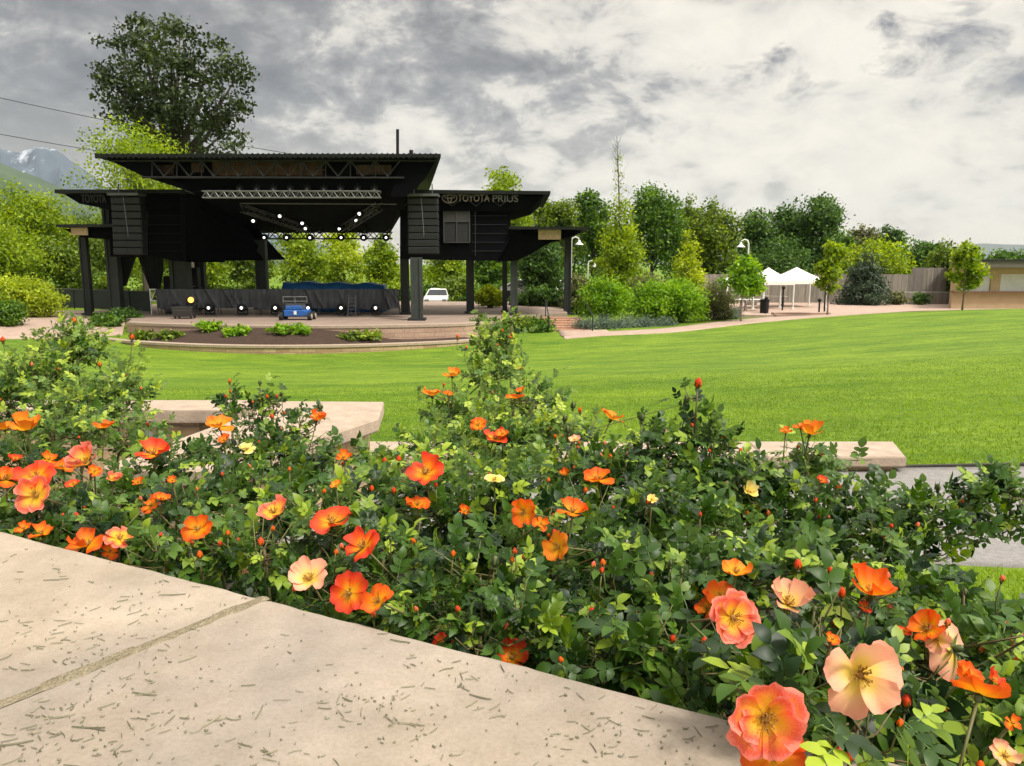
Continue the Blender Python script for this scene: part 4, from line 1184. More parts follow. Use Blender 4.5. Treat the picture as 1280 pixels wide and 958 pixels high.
# ------------------------------------------------------------------ tents, fence, building, lamps, cars
def tent(px, D, wpx, ypk, yev, label, hidden=False):
    c = P(px, yev, D); W = wpx * D / F / 2; zg = CZ - 2.98; pk = P(px, ypk, D).z; ev = c.z
    e = empty('canopy_tent', (c.x, D, zg), label, 'tent', 'white canopy tents on the plaza')
    dpt = W * .95
    b = MB(); n = 8
    rings = []
    for k in range(n + 1):
        t = k / n; s_ = (1 - t); z = ev + (pk - ev) * (t ** 1.25); rings.append([Vector((c.x + a_ * W * s_ + 1e-3 * a_, D + b_ * dpt * s_, z)) for a_, b_ in ((-1, -1), (0, -1.0), (1, -1), (1, 0), (1, 1), (0, 1.0), (-1, 1), (-1, 0))])
    rings.insert(0, [Vector((v.x, v.y, ev - .26)) for v in rings[0]])
    b.loft(rings, True); b.build('canopy', M_tent, e)
    for a_ in (-1, 1):
        for b_ in (-1, 1):
            MB().tube([(c.x + a_ * W * .97, D + b_ * dpt * .95, zg), (c.x + a_ * W * .97, D + b_ * dpt * .95, ev - .05)], .055, 6).box((c.x + a_ * W * .97, D + b_ * dpt * .95, zg + .03), (.22, .22, .05)).build('leg', M_white, e)
    return e, c, W, dpt, zg, ev
tent(926, 50.5, 46, 338, 352, 'white canopy tent half hidden behind the leftmost young tree')
e, c, W, dpt, zg, ev = tent(960, 52.5, 50, 334.5, 351, 'white canopy tent with a drawn side curtain, middle of the three')
# side curtain
rows = []
for k in range(9):
    t = k / 8; r_ = []
    for j in range(16):
        s_ = j / 15; x = c.x - W * .9 + W * (1.1 - .5 * t) * s_; r_.append(Vector((x, 53.4 + .07 * math.sin(s_ * 34), ev - .2 - (ev - zg - .35) * t)))
    rows.append(r_ + [q + Vector((0, .04, 0)) for q in reversed(r_)])
MB().loft(rows, True).build('side_curtain', M_tent, e, True)
tent(995, 54.5, 57, 334, 350, 'white canopy tent open in front of the fence, rightmost of the three')
# tables under tents
def picnic(px, D, label):
    c = P(px, 385, D); z = CZ - 2.98
    e = empty('folding_table', (c.x, D, z), label, 'table', 'tables by the tents')
    MB().cbox((c.x, D, z + .74), (1.5, .75, .05), .01).build('tabletop', M_white, e)
    for a_ in (-1, 1): MB().tube([(c.x + a_ * .55, D - .3, z), (c.x + a_ * .62, D, z + .72)], .02, 5).tube([(c.x + a_ * .55, D + .3, z), (c.x + a_ * .62, D, z + .72)], .02, 5).build('leg', M_steelgrey, e)
picnic(914, 49.3, 'white table below the left tent'); picnic(943, 49.0, 'white table right of the leftmost young tree\'s trunk'); picnic(968, 54.0, 'white table beneath the middle tent')
# path bollards
gb = 'slim dark path bollards by the plaza'
def bollard(px, py, D, h, label, white=False):
    c = P(px, py, D); e = empty('bollard', c, label, 'bollard', gb)
    MB().tube([c - Vector((0, 0, .2)), c + Vector((0, 0, h))], .055, 8).build('post', M_black, e)
    MB().lathe(c + Vector((0, 0, h)), [(.06, 0), (.11, .02), (.12, .14), (.05, .2), (.01, .22)], 10).build('cap', M_white if white else M_black, e)
bollard(957, 393, 46.6, .85, 'dark bollard with broad foot left of the brick steps'); bollard(978, 385, 50, 1.2, 'taller dark bollard between the middle and right tent')
bollard(1023.5, 393, 46.6, .75, 'short dark bollard at the right end of the brick steps'); bollard(1030.5, 388, 48.6, 1.25, 'dark post with a white round top beside the middle young tree', True)
# dark bin
cc = P(955, 393, 47.2); tag(MB().lathe(cc - Vector((0, 0, .1)), [(.25, 0), (.27, .9), (.3, .92), (.3, 1.0), (.05, 1.06)], 14).build('litter_bin', M_black), 'dark round litter bin in front of the middle tent', 'bin')
# low brick steps before the plaza
e = empty('plaza_steps', (15, 46.1, CZ - 3.1), 'two long low red brick steps in front of the tents', 'steps')
xa, xb = P(962, 391, 46.3).x, P(1032, 391, 46.3).x
MB().box(((xa + xb) / 2, 45.3, CZ - 3.16), (xb - xa, .5, .3)).box(((xa + xb) / 2, 45.75, CZ - 3.08), (xb - xa, .5, .36)).build('steps', M_brick, e)
MB().box(((xa + xb) / 2, 45.3, CZ - 2.99), (xb - xa, .54, .04)).box(((xa + xb) / 2, 45.78, CZ - 2.88), (xb - xa, .54, .04)).build('treads', M_plaza, e)

# wooden fence
e = empty('wooden_fence', (P(1060, 378, 60).x, 60, CZ - 3.05), 'tall weathered grey board fence behind the tents and the pine', 'fence')
x = P(880, 360, 60).x; xe = P(1180, 360, 60).x; b = MB(); rg = random.Random(9); k = 0
pieces = []
while x < xe:
    w = .15; tall = .0 if x < P(1138, 350, 60).x else .5
    b.cur = rg.randint(0, 2)
    h = 2.25 + tall + rg.uniform(-.02, .02)
    b.box((x + w / 2, 60 + rg.uniform(-.012, .012), CZ - 3.05 + h / 2), (w - .012, .03, h)); x += w; k += 1
b.build('boards', [M_wood, mat('fence_wood_b', (.33, .295, .25), (.2, .18, .15), rough=.9, scale=2, stretch=(6, 6, .6)), mat('fence_wood_c', (.22, .20, .175), (.14, .125, .105), rough=.9, scale=2, stretch=(6, 6, .6))], e)
xx = P(885, 360, 60).x
while xx < xe: MB().box((xx, 60.09, CZ - 3.05 + 1.1), (.1, .1, 2.2)).build('post', M_wood, e); xx += 2.4
MB().box(((P(880, 360, 60).x + xe) / 2, 60.06, CZ - 1.3), (xe - P(880, 360, 60).x, .05, .1)).build('rail', M_wood, e)
# shorter grey wall at the fence's foot
tag(MB().cbox((P(1150, 370, 58).x, 58, CZ - 2.55), (4.6, .3, .95), .04).build('low_wall', M_wood), 'low grey wall in front of the fence corner', 'wall')
tree('shrub', 1152, 366, 57, 18, 'small dark bush in front of the low grey wall', cat='shrub', m=L_dark, n=40, per=18, shape='shrub', base=CZ - 3.0)
tree('shrub', 1122, 366, 57, 26, 'small bare greyish bush between pine and low grey wall', cat='shrub', m=L_olive, n=40, per=16, shape='shrub', base=CZ - 3.0)

# tan concession building
DB = 52.0
e = empty('concession_building', (P(1260, 385, DB).x, DB, CZ - 3), 'tan stucco kiosk building with two white counter shutters at the right edge', 'building')
x0 = P(1191, 360, DB).x; x1 = P(1420, 360, DB).x; zg = CZ - 3.2; zr = P(1240, 335, DB).z; zc = P(1240, 364.5, DB).z; zs = P(1240, 343, DB).z
b = MB(); o1, o2, o3 = [(P(a_, 350, DB).x, P(b_, 350, DB).x) for a_, b_ in ((1203, 1239), (1251, 1330), (1345, 1400))]
b.box(((x0 + x1) / 2, DB + .15, (zg + zc) / 2), (x1 - x0, .3, zc - zg))
b.box(((x0 + x1) / 2, DB + .15, (zs + zr) / 2), (x1 - x0, .3, zr - zs))
for a_, b_ in ((x0, o1[0]), (o1[1], o2[0]), (o2[1], o3[0]), (o3[1], x1)): b.box(((a_ + b_) / 2, DB + .15, (zc + zs) / 2), (b_ - a_, .3, zs - zc))
xk = P(1194, 360, DB + 8).x
b.loft([[Vector((x0, DB + .31, z)), Vector((x0 + .3, DB + .31, z)), Vector((xk + .3, DB + 7.84, z)), Vector((xk, DB + 7.84, z))] for z in (zg, zr)], True); b.box(((xk + x1) / 2, DB + 8, (zg + zr) / 2), (x1 - xk, .3, zr - zg))
b.build('wall', M_stucco, e)
for a_, b_ in (o1, o2, o3):
    m_ = MB(); nsl = 9; h_ = (zs - zc) / nsl
    for k in range(nsl): m_.box(((a_ + b_) / 2, DB + .12 + .008 * (k % 2), zc + h_ * (k + .5)), (b_ - a_ + .04, .04, h_ * .94))
    m_.build('shutter', M_white, e)
MB().cbox(((x0 + x1) / 2 - .1, DB - .12, zc - .03), (x1 - x0, .5, .1), .01).build('counter', mat('brown_counter', (.22, .12, .08), (.15, .08, .05)), e)
zf = P(1240, 325.5, DB - .8).z
MB().loft([[Vector((x0 - .5, DB - 1.08, z)), Vector((x1, DB - 1.08, z)), Vector((x1, DB + 8.4, z)), Vector((xk - .4, DB + 8.4, z))] for z in (zr + .02, zf)], True).build('roof', M_fascia, e)
MB().box(((x0 + x1) / 2 - .25, DB - 1.14, zf + .03), (x1 - x0 + .7, .1, .08)).build('roof_edge', M_column_dk, e)

# gooseneck street lamps
gl_ = 'white gooseneck lamps'
def lamp(px, py, D, label, sgn=-1, pole=True):
    h = P(px, py, D); zg_ = th(h.x, D); e = empty('street_lamp', (h.x - sgn * .45, D, zg_), label, 'street lamp', gl_)
    xp = h.x - sgn * .5
    MB().tube([(xp, D, zg_ - .1), (xp, D, h.z + .1), (xp + sgn * .06, D, h.z + .3), (xp + sgn * .25, D, h.z + .38), (xp + sgn * .45, D, h.z + .3), (h.x, D, h.z + .12)], [.07, .05, .045, .04, .04, .04], 8).build('pole', M_white, e, True)
    MB().lathe((h.x, D, h.z - .12), [(.29, 0), (.28, .03), (.15, .13), (.09, .2), (.08, .28), (.03, .31)], 16).build('lamp_shade', M_white, e, True)
    return e
lamp(926, 307, 50, 'white gooseneck lamp above the leftmost young tree by the tents')
lamp(724, 304, 50, 'white gooseneck lamp just right of the lowest stage canopy', 1)
lamp(743, 332, 62, 'smaller, farther white gooseneck lamp left of the conical tree', 1)

# parked cars behind the deck
def car(px, D, label, rz=0, zoff=0, m=None):
    c = P(px, 385, D); zg_ = th(c.x, D) + zoff; e = empty('parked_car', (c.x, D, zg_), label, 'car', 'white cars parked behind the stage')
    # side profile along local y, car seen from the front/rear
    prof = [(-2.2, .35), (-2.25, .7), (-2.0, .88), (-1.1, .98), (2.1, .95), (2.2, .6), (2.15, .33)]
    T = Matrix.Translation((c.x, D, zg_)) @ Matrix.Rotation(rz, 4, 'Z')
    def body(prof, xs_): return [[T @ Vector((x * w, y, z)) for y, z in prof] for x, w in xs_]
    b = MB(); b.loft(body(prof, ((-.9, .93), (-.9, 1), (.9, 1), (.9, .93))), True); b.build('body', m or M_white, e)
    cab = [(-1.15, .96), (-.45, 1.42), (.9, 1.46), (1.75, .96)]
    b = MB(); r0 = [T @ Vector((-.84, y, .96)) for y in (0,)]
    base_ = [T @ Vector(v) for v in ((-.84, -1.15, .965), (.84, -1.15, .965), (.84, 1.75, .965), (-.84, 1.75, .965))]
    top_ = [T @ Vector(v) for v in ((-.66, -.45, 1.4), (.66, -.45, 1.4), (.66, .95, 1.42), (-.66, .95, 1.42))]
    b.loft([base_, top_], True); g = b.build('window', M_glassdark, e)
    b = MB(); b.loft([[v + Vector((0, 0, .003)) for v in top_], [T @ Vector(v) for v in ((-.6, -.38, 1.46), (.6, -.38, 1.46), (.6, .9, 1.48), (-.6, .9, 1.48))]], True)
    for i in range(4): b.tube([base_[i], top_[i]], .04, 4)
    b.build('cabin_roof', m or M_white, e)
    for sx in (-.82, .82):
        for y in (-1.4, 1.4): 
            q = T @ Vector((sx, y, .33)); w_ = MB().lathe(q, [(.2, -.11), (.33, -.1), (.33, .1), (.2, .11)], 14, T.to_3x3() @ Vector((1, 0, 0))).build('wheel', M_tyre, e)
    for sx in (-.65, .65): MB().box(T @ Vector((sx, -2.22, .68)), (.3, .06, .14), rz).build('headlight', M_alu, e)
    return e
car(548, 60, 'white parked car seen end-on behind the deck', 0, -.15)
car(662, 60, 'white parked car partly hidden by dark shrubs, left of the outer right column', 1.3, .5)
car(690, 62, 'white parked car partly hidden by dark shrubs, right of the outer right column', 1.4, .5)

# power lines
def wire(name, a, b_, sag, label):
    pts = [a.lerp(b_, k / 24) - Vector((0, 0, sag * 4 * (k / 24) * (1 - k / 24))) for k in range(25)]
    tag(MB().tube(pts, .028, 4).build(name, M_black), label, 'wire', 'power lines behind the big tree')
wire('power_line', P(-260, 60, 68), P(500, 212, 84), .9, 'upper thin power line running behind the cottonwood')
wire('power_line', P(-260, 114, 68), P(420, 226, 84), .9, 'lower thin power line running behind the cottonwood')

# ------------------------------------------------------------------ near stone walls
def cap_block(b, poly, z0, z1, ch=.012):
    """chamfered slab from plan polygon (ccw)"""
    def ins(d):
        c = Vector((sum(p[0] for p in poly) / len(poly), sum(p[1] for p in poly) / len(poly)))
        out = []
        for p in poly:
            v = Vector(p) - c; out.append(c + v * (1 - d / v.length))
        return out
    rings = []
    for z, d in ((z0, ch), (z0 + ch, 0), (z1 - ch, 0), (z1, ch)): rings.append([Vector((q.x, q.y, z)) for q in ins(d)])
    b.loft(rings, True)

e = empty('low_stone_wall', (1, 6, CZ - 1.6), 'low wall with flat pink sandstone cap beyond the roses, between grey path and lawn', 'wall')
zt = CZ - 1.455
R1 = PZ(1134, 571, zt); R0 = PZ(1105, 552, zt); Lx0 = -1.75
nf, nb = R1.y, R0.y
edges = [Lx0, -.55, .75, 1.95, R1.x]
for i in range(4):
    a_, b_ = edges[i] + .004, edges[i + 1] - .004
    poly = [(a_, nf), (b_, nf), (b_ if i < 3 else R0.x + .08, nb), (a_, nb)]
    m_ = MB(); cap_block(m_, poly, zt - .085, zt); m_.build('capstone', M_cap, e)
MB().box(((Lx0 + R1.x) / 2, (nf + nb) / 2, zt - .085 - .2), (R1.x - Lx0 - .14, nb - nf - .14, .394)).build('wall', M_wallstone, e)

e = empty('raised_stone_wall', (-2.2, 5, CZ - 1.6), 'higher stone wall corner with flat pink cap at the left, between rose bushes and lawn', 'wall')
zt2 = CZ - 1.0
C1 = PZ(473, 523, zt2); C0 = PZ(471, 512, zt2); Lb = PZ(175, 503, zt2); Lf = PZ(190, 516, zt2)
K = PZ(396, 548, zt2); K0 = PZ(318, 536, zt2)
m_ = MB(); cap_block(m_, [(Lf.x - 2.2, Lf.y + .1), (-1.9 - .0, C1.y + .28), (-1.9, C0.y + .38), (Lb.x - 2.2, Lb.y + .1)], zt2 - .09, zt2 - .002); m_.build('capstone', M_cap, e)
dv = (K - C1); far2 = C1 + dv * 2.2
wv = Vector((K0.x - K.x, K0.y - K.y, 0))
m_ = MB(); cap_block(m_, [(far2.x, far2.y), (C1.x, C1.y), (C0.x, C0.y + .3), (C0.x - .75, C0.y + .33), (far2.x - .6, far2.y + .05)], zt2 - .092, zt2 + .001); m_.build('capstone', M_cap, e)
def body_poly(poly, z0, z1, name):
    m_ = MB(); m_.loft([[Vector((x, y, z0)) for x, y in poly], [Vector((x, y, z1)) for x, y in poly]], True); return m_.build(name, M_wallstone, e)
body_poly([(far2.x - .07, far2.y + .05), (C1.x - .1, C1.y + .05), (C0.x - .1, C0.y + .24), (C0.x - .7, C0.y + .26), (far2.x - .5, far2.y + .1)], CZ - 1.9, zt2 - .092, 'wall')
body_poly([(Lf.x - 2.2, Lf.y + .17), (-2.2, C1.y + .35), (-2.2, C0.y + .3), (Lb.x - 2.2, Lb.y + .0)], CZ - 1.9, zt2 - .09, 'wall')

# ------------------------------------------------------------------ foreground ledge
def ledge_mat():
    m, nt, N, L = new_mat('ledge_sandstone')
    out = N.new('ShaderNodeOutputMaterial'); b = N.new('ShaderNodeBsdfPrincipled'); L.new(b.outputs[0], out.inputs[0]); b.inputs['Roughness'].default_value = .8; b.inputs['Specular IOR Level'].default_value = .2
    tc = N.new('ShaderNodeTexCoord')
    def nz(s, d, r=.6):
        n = N.new('ShaderNodeTexNoise'); n.inputs['Scale'].default_value = s; n.inputs['Detail'].default_value = d; n.inputs['Roughness'].default_value = r; L.new(tc.outputs['Object'], n.inputs[0]); return n
    def ramp(n, p0, c0, p1, c1):
        c = N.new('ShaderNodeValToRGB'); c.color_ramp.elements[0].position = p0; c.color_ramp.elements[0].color = (*c0, 1); c.color_ramp.elements[1].position = p1; c.color_ramp.elements[1].color = (*c1, 1); L.new(n.outputs[0], c.inputs[0]); return c
    base = ramp(nz(2.6, 6), .35, LEDGE[0], .65, LEDGE[1])
    stain = ramp(nz(1.5, 7, .55), .42, (1, 1, 1), .62, (.66, .68, .74))
    fine = ramp(nz(200, 6, .75), .34, (.84, .84, .81), .54, (1, 1, 1))
    mid = ramp(nz(11, 9, .75), .32, (.80, .79, .76), .6, (1, 1, 1))
    x = base.outputs[0]
    for s_ in (stain, fine, mid):
        mx = N.new('ShaderNodeMix'); mx.data_type = 'RGBA'; mx.blend_type = 'MULTIPLY'; mx.inputs[0].default_value = 1; L.new(x, mx.inputs[6]); L.new(s_.outputs[0], mx.inputs[7]); x = mx.outputs[2]
    L.new(x, b.inputs['Base Color'])
    bp = N.new('ShaderNodeBump'); bp.inputs['Strength'].default_value = .35; bp.inputs['Distance'].default_value = .004
    n_ = nz(70, 8, .7); L.new(n_.outputs[0], bp.inputs['Height']); L.new(bp.outputs[0], b.inputs['Normal'])
    return m
LEDGE = ((.34, .283, .222), (.43, .36, .288))
M_ledge = ledge_mat()
zl = CZ - .45
A_ = PZ(0, 662, zl); B_ = PZ(890, 890, zl); ed = (B_ - A_).normalized(); nin = Vector((ed.y, -ed.x, 0))
if nin.y > 0: nin = -nin
J0 = PZ(325, 750, zl); J1 = PZ(0, 882, zl); jd = (J1 - J0).normalized()
# the joint point on the edge line
J0 = A_ + ed * (J0 - A_).dot(ed)
e = empty('stone_ledge', (0, .6, zl), 'broad pale sandstone ledge in the foreground, scattered with dry plant bits', 'ledge')
def ledge_slab(p0, p1, name, o0, o1, nx=90, ny=46):
    """slab between edge points; side direction jd; top with slightly worn uneven rim"""
    w = 1.1
    V = []
    for j in range(ny + 1):
        v = (j / ny) ** 1.6 * w
        for i in range(nx + 1):
            s_ = i / nx
            a0 = p0 + o0 * v; a1 = p1 + o1 * v
            q = a0.lerp(a1, s_)
            wob = .0035 * mnoise.fractal(Vector((q.x * 14, q.y * 14, 2)), .9, 2, 4)
            edge_d = v
            rnd = .0
            if edge_d < .012: rnd = -(.012 - edge_d) ** 2 * 40
            d_ = -nin * (wob * (1 if j < 2 else 0))
            V.append((q.x + d_.x, q.y + d_.y, zl + rnd + .0006 * mnoise.noise(Vector((q.x * 30, q.y * 30, 0)))))
    nv = nx + 1
    fc = [(j * nv + i, j * nv + i + 1, (j + 1) * nv + i + 1, (j + 1) * nv + i) for j in range(ny) for i in range(nx)]
    m_ = MB(); m_.add(V, fc)
    # faces down the rim (front side towards the roses) and the ends
    base_ = len(m_.v)
    dn = [(V[i][0] + nin.x * .004, V[i][1] + nin.y * .004, zl - .11) for i in range(nv)]
    m_.add([V[i] for i in range(nv)] + dn, [(i, i + 1, nv + i + 1, nv + i) for i in range(nx)])
    for col in (0, nx):
        s2 = [V[j * nv + col] for j in range(ny + 1)]; m_.add(s2 + [(a[0], a[1], zl - .11) for a in s2], [(j, j + 1, ny + 2 + j, ny + 1 + j) for j in range(ny)])
    bot = [dn[0], dn[-1], (V[-1][0], V[-1][1], zl - .11), (V[ny * nv][0], V[ny * nv][1], zl - .11)]
    m_.add(bot, [(0, 1, 2, 3)])
    return m_.build(name, M_ledge, e, True)
gap = .0075
ledge_slab(A_ - ed * .9, J0 - ed * gap, 'capstone', jd, jd)
ledge_slab(J0 + ed * gap, B_ + ed * .75, 'capstone', jd, nin)
# mortar joint
m_ = MB(); nj = 60
Vj = []
for k in range(nj + 1):
    q = J0 + jd * (1.08 * k / nj) - jd * 0
    for sgn in (-1.4, -.5, .5, 1.4):
        hh = .0022 * mnoise.fractal(Vector((k * .35, sgn, 4)), .8, 2, 4)
        w_ = ed * (sgn * (gap + .002 * mnoise.noise(Vector((k * .4, sgn * 3, 0)))))
        Vj.append((q.x + w_.x, q.y + w_.y, zl + (.0012 if abs(sgn) > 1 else .0028) + hh - .0015))
m_.add(Vj, [(k * 4 + c_, k * 4 + c_ + 1, k * 4 + c_ + 5, k * 4 + c_ + 4) for k in range(nj) for c_ in range(3)])
m_.build('mortar_joint', mat('sandy_mortar', (.37, .31, .205), (.20, .165, .10), rough=.95, scale=90, detail=9, bump=.8, bscale=250), e, True)
# wall body under the ledge
m_ = MB(); a_ = A_ - ed * .85 + nin * .05; b_ = B_ + ed * .7 + nin * .05; c_ = b_ + nin * .35; d_ = a_ + nin * .8
m_.loft([[Vector((q.x, q.y, CZ - 1.5)) for q in (a_, b_, c_, d_)], [Vector((q.x, q.y, zl - .112)) for q in (a_, b_, c_, d_)]], True)
m_.build('wall', M_wallstone, e)

# dry clippings
rg = random.Random(77); m_ = MB()
def bit(c, L_, W_, an, bend):
    d = Vector((math.cos(an), math.sin(an), 0)); s_ = Vector((-d.y, d.x, 0)); n_ = 4; V = []
    for k in range(n_ + 1):
        t = k / n_ - .5; w_ = W_ * (1 - abs(t) * 1.5) * .5 + W_ * .12
        p = c + d * (t * L_) + s_ * (bend * L_ * (t * t * 4))
        V += [p - s_ * w_, p + Vector((0, 0, W_ * .6 + .0004)), p + s_ * w_]
    m_.add(V, [(k * 3 + q, k * 3 + q + 1, k * 3 + q + 4, k * 3 + q + 3) for k in range(n_) for q in range(2)])
cl = [(rg.uniform(0, 1000), rg.uniform(670, 950)) for _ in range(40)]
cnt = 0
while cnt < 760:
    if rg.random() < .45: c0 = rg.choice(cl); px, py = rg.gauss(c0[0], 25), rg.gauss(c0[1], 14)
    else: px, py = rg.uniform(-60, 1040), rg.uniform(660, 1000)
    q = PZ(px, py, zl + .0009)
    if (q - A_).dot(nin) < .012: continue
    m_.cur = rg.choice((0, 0, 1, 1, 2))
    if rg.random() < .6: bit(q, rg.uniform(.002, .005), rg.uniform(.0008, .0018), rg.uniform(0, 3.14), 0)
    else: bit(q, rg.uniform(.006, .018), rg.uniform(.0005, .0011), rg.gauss(.0, .9), rg.uniform(-.05, .05) if rg.random() < .85 else rg.uniform(-.2, .2))
    cnt += 1
for px, py, L_, an in ((215, 744, .042, .1), (70, 725, .04, .2), (180, 868, .035, -.2), (265, 902, .028, 1.1), (325, 890, .03, 1.6), (500, 802, .032, -.3), (110, 910, .04, -.05), (20, 930, .035, .3), (235, 824, .025, .8), (600, 872, .03, -.4), (590, 880, .02, .9)):
    m_.cur = 0 if L_ < .03 else 1; bit(PZ(px, py, zl + .001), L_ * .85, .0014, an, .02)
o = m_.build('dry_clippings', [mat('straw_bits', (.27, .25, .16), (.19, .175, .11)), mat('dark_bits', (.19, .18, .11), (.12, .115, .07)), mat('grey_bits', (.23, .22, .16), (.16, .155, .11))])
tag(o, 'dry grass clippings and leaf crumbs scattered over the foreground ledge', 'debris', kind='stuff')

# ------------------------------------------------------------------ roses
PET = {
    'O': petal_mat('petal_orange', [(.0, (.9, .55, .02)), (.38, (.92, .34, .008)), (.72, (.9, .18, .008)), (1, (.84, .11, .012))], .42),
    'R': petal_mat('petal_red_orange', [(.0, (.88, .55, .02)), (.36, (.9, .33, .01)), (.62, (.85, .11, .01)), (1, (.76, .05, .025))]),
    'C': petal_mat('petal_coral', [(.0, (.9, .6, .03)), (.46, (.92, .50, .04)), (.72, (.9, .24, .07)), (.9, (.84, .11, .07)), (1, (.88, .25, .18))]),
    'P': petal_mat('petal_peach', [(.0, (.88, .58, .04)), (.35, (.9, .62, .12)), (.65, (.9, .52, .28)), (1, (.9, .40, .27))]),
    'A': petal_mat('petal_apricot', [(.0, (.88, .55, .02)), (.4, (.88, .38, .012)), (.8, (.86, .25, .012)), (1, (.84, .2, .02))]),
    'Y': petal_mat('petal_yellow', [(.0, (.8, .6, .04)), (.5, (.86, .68, .12)), (1, (.88, .72, .3))]),
}
M_stamen = mat('stamen_brown', (.42, .22, .03), (.16, .06, .012), rough=.8, scale=300)
M_sepal = mat('sepal_green', (.08, .13, .03), (.05, .05, .02), rough=.6, scale=60)
L_rose = leaf_mat('rose_leaf', (.006, .025, .004), (.046, .112, .009), (.30, .41, .03), trans=.28, rough=.46, spec=.38, back=(.10, .18, .05))
L_rose2 = leaf_mat('rose_leaf_young', (.012, .042, .007), (.07, .155, .014), (.36, .46, .04), trans=.32, rough=.45, spec=.4, back=(.18, .27, .09))


def petals_mesh(seed, n=5, cup=.25, ragged=.0, spread=1.02, layers=1):
    rng = np.random.default_rng(seed); NU, NV = 15, 11
    Vs, Fs, UVs = [], [], []; off = 0
    for Lr in range(layers):
        for k in range(n):
            sc = rng.uniform(.9, 1.07) * (1 - .22 * Lr); a0 = 2 * math.pi * (k + .5 * Lr) / n + rng.normal(0, .07)
            cu = cup * (1 + .35 * Lr) + rng.normal(0, .05 + ragged * .22); tw = rng.normal(0, .1 + .25 * ragged); curl = rng.uniform(-.12, .18)
            ph = rng.uniform(0, 6.28, 3)
            u = np.linspace(-1, 1, NU)[None, :]; v = np.linspace(0, 1, NV)[:, None]
            wdt = spread * (math.pi / n) * (1.18 - .12 * v) * np.ones_like(u)
            notch = 1 - .2 * np.abs(u) ** 3.5 + .018 * np.sin(u * 17 + ph[2]) - .06 * np.exp(-(u / .2) ** 2) + .025 * np.sin(u * 7 + ph[0])
            r = .5 * sc * (.04 + .96 * v * (1 - (1 - notch) * v ** 2))
            phi = a0 + u * wdt
            x = r * np.cos(phi); y = r * np.sin(phi)
            z = .5 * (cu * v ** 1.3 * 1.2 - curl * v ** 4 + .10 * (u ** 2) * v * (1 if k % 2 else .5) + (.035 + .06 * ragged) * np.sin(u * 4.2 + ph[1] + 3 * v) * v ** 2 + tw * u * v * .35)
            # stronger cups pull the rim inwards
            pull = 1 - .33 * np.clip(cu, 0, 1.2) * v ** 1.4
            x = x * pull; y = y * pull
            z = z + .006 * (k % 2) + .012 * Lr
            Vs.append(np.stack([x, y, z + 0 * u], -1).reshape(-1, 3))
            UVs.append(np.stack([v + 0 * u, np.abs(u) + 0 * v], -1).reshape(-1, 2))
            i = np.arange(NV - 1)[:, None] * NU + np.arange(NU - 1)[None, :] + off
            Fs.append(np.stack([i, i + 1, i + NU + 1, i + NU], -1).reshape(-1, 4)); off += NU * NV
    me = np_mesh('petals', np.concatenate(Vs), np.concatenate(Fs), True, None, np.concatenate(UVs)); me['local'] = 1
    return me


def local_mesh(b, name, m, smooth=False):
    me = bpy.data.meshes.new(name); me.from_pydata(b.v, [], b.f)
    if smooth: me.polygons.foreach_set('use_smooth', [True] * len(b.f))
    me.materials.append(m); me['local'] = 1; me.update(); return me


def stamen_mesh(seed):
    rg = random.Random(seed); b = MB()
    b.lathe((0, 0, .0), [(.0, .02), (.045, .03), (.05, .06), (.02, .085)], 8)
    for k in range(34):
        an = rg.uniform(0, 6.28); r = rg.uniform(.05, .13); h = rg.uniform(.09, .16)
        p = Vector((math.cos(an) * r, math.sin(an) * r, h)); b.tube([(math.cos(an) * .03, math.sin(an) * .03, .03), p], .004, 3)
        b.box(p, (.018, .014, .014), rg.uniform(0, 3))
    return local_mesh(b, 'stamens', M_stamen)


def sepal_mesh():
    b = MB(); b.lathe((0, 0, 0), [(.015, -.16), (.05, -.13), (.06, -.06), (.04, 0), (.02, .01)], 8)
    for k in range(5):
        a = 2 * math.pi * k / 5; d = Vector((math.cos(a), math.sin(a), 0)); s_ = Vector((-d.y, d.x, 0))
        b.add([d * .03 - s_ * .03, d * .03 + s_ * .03, d * .2 + s_ * .03 + Vector((0, 0, -.03)), d * .32 + Vector((0, 0, -.08)), d * .2 - s_ * .03 + Vector((0, 0, -.03))], [(0, 1, 2, 3, 4)])
    return local_mesh(b, 'sepals', M_sepal, True)


STAM = [stamen_mesh(i) for i in range(3)]; SEP = sepal_mesh()
SHAPES = {'open': dict(cup=.14, ragged=.25), 'bowl': dict(cup=.3, ragged=.35), 'cup': dict(cup=.5, ragged=.45, spread=1.08), 'rag': dict(cup=.3, ragged=.8, n=5, layers=1, spread=1.1), 'dbl': dict(cup=.2, n=5, layers=2, ragged=.3)}
_pm = {}
def pmesh(shape, typ, var):
    k = (shape, typ, var)
    if k not in _pm:
        me = petals_mesh(hash((shape, var)) % 1000 if False else (sum(map(ord, shape)) * 7 + var * 13), **SHAPES[shape]); me.materials.append(PET[typ]); _pm[k] = me
    return _pm[k]


def bud_mesh(typ, green=False):
    b = MB(); n = 10; rings = []
    prof = [(.10, .0), (.30, .12), (.36, .32), (.33, .6), (.2, .86), (.05, 1.02)]
    for i, (r, z) in enumerate(prof):
        rings.append([Vector((r * (1 + .13 * math.cos(3 * a + z * 4)) * math.cos(a + z), r * (1 + .13 * math.cos(3 * a + z * 4)) * math.sin(a + z), z)) for a in [2 * math.pi * k / n for k in range(n)]])
    b.loft(rings, True)
    me = bpy.data.meshes.new('bud'); me.from_pydata(b.v, [], b.f); me.polygons.foreach_set('use_smooth', [True] * len(b.f))
    at = me.attributes.new('pet', 'FLOAT_VECTOR', 'POINT')
    for i, v in enumerate(me.vertices): at.data[i].vector = (.35 + .6 * v.co.z, .3, 0)
    me.materials.append(M_sepal if green else PET[typ]); me['local'] = 1; return me


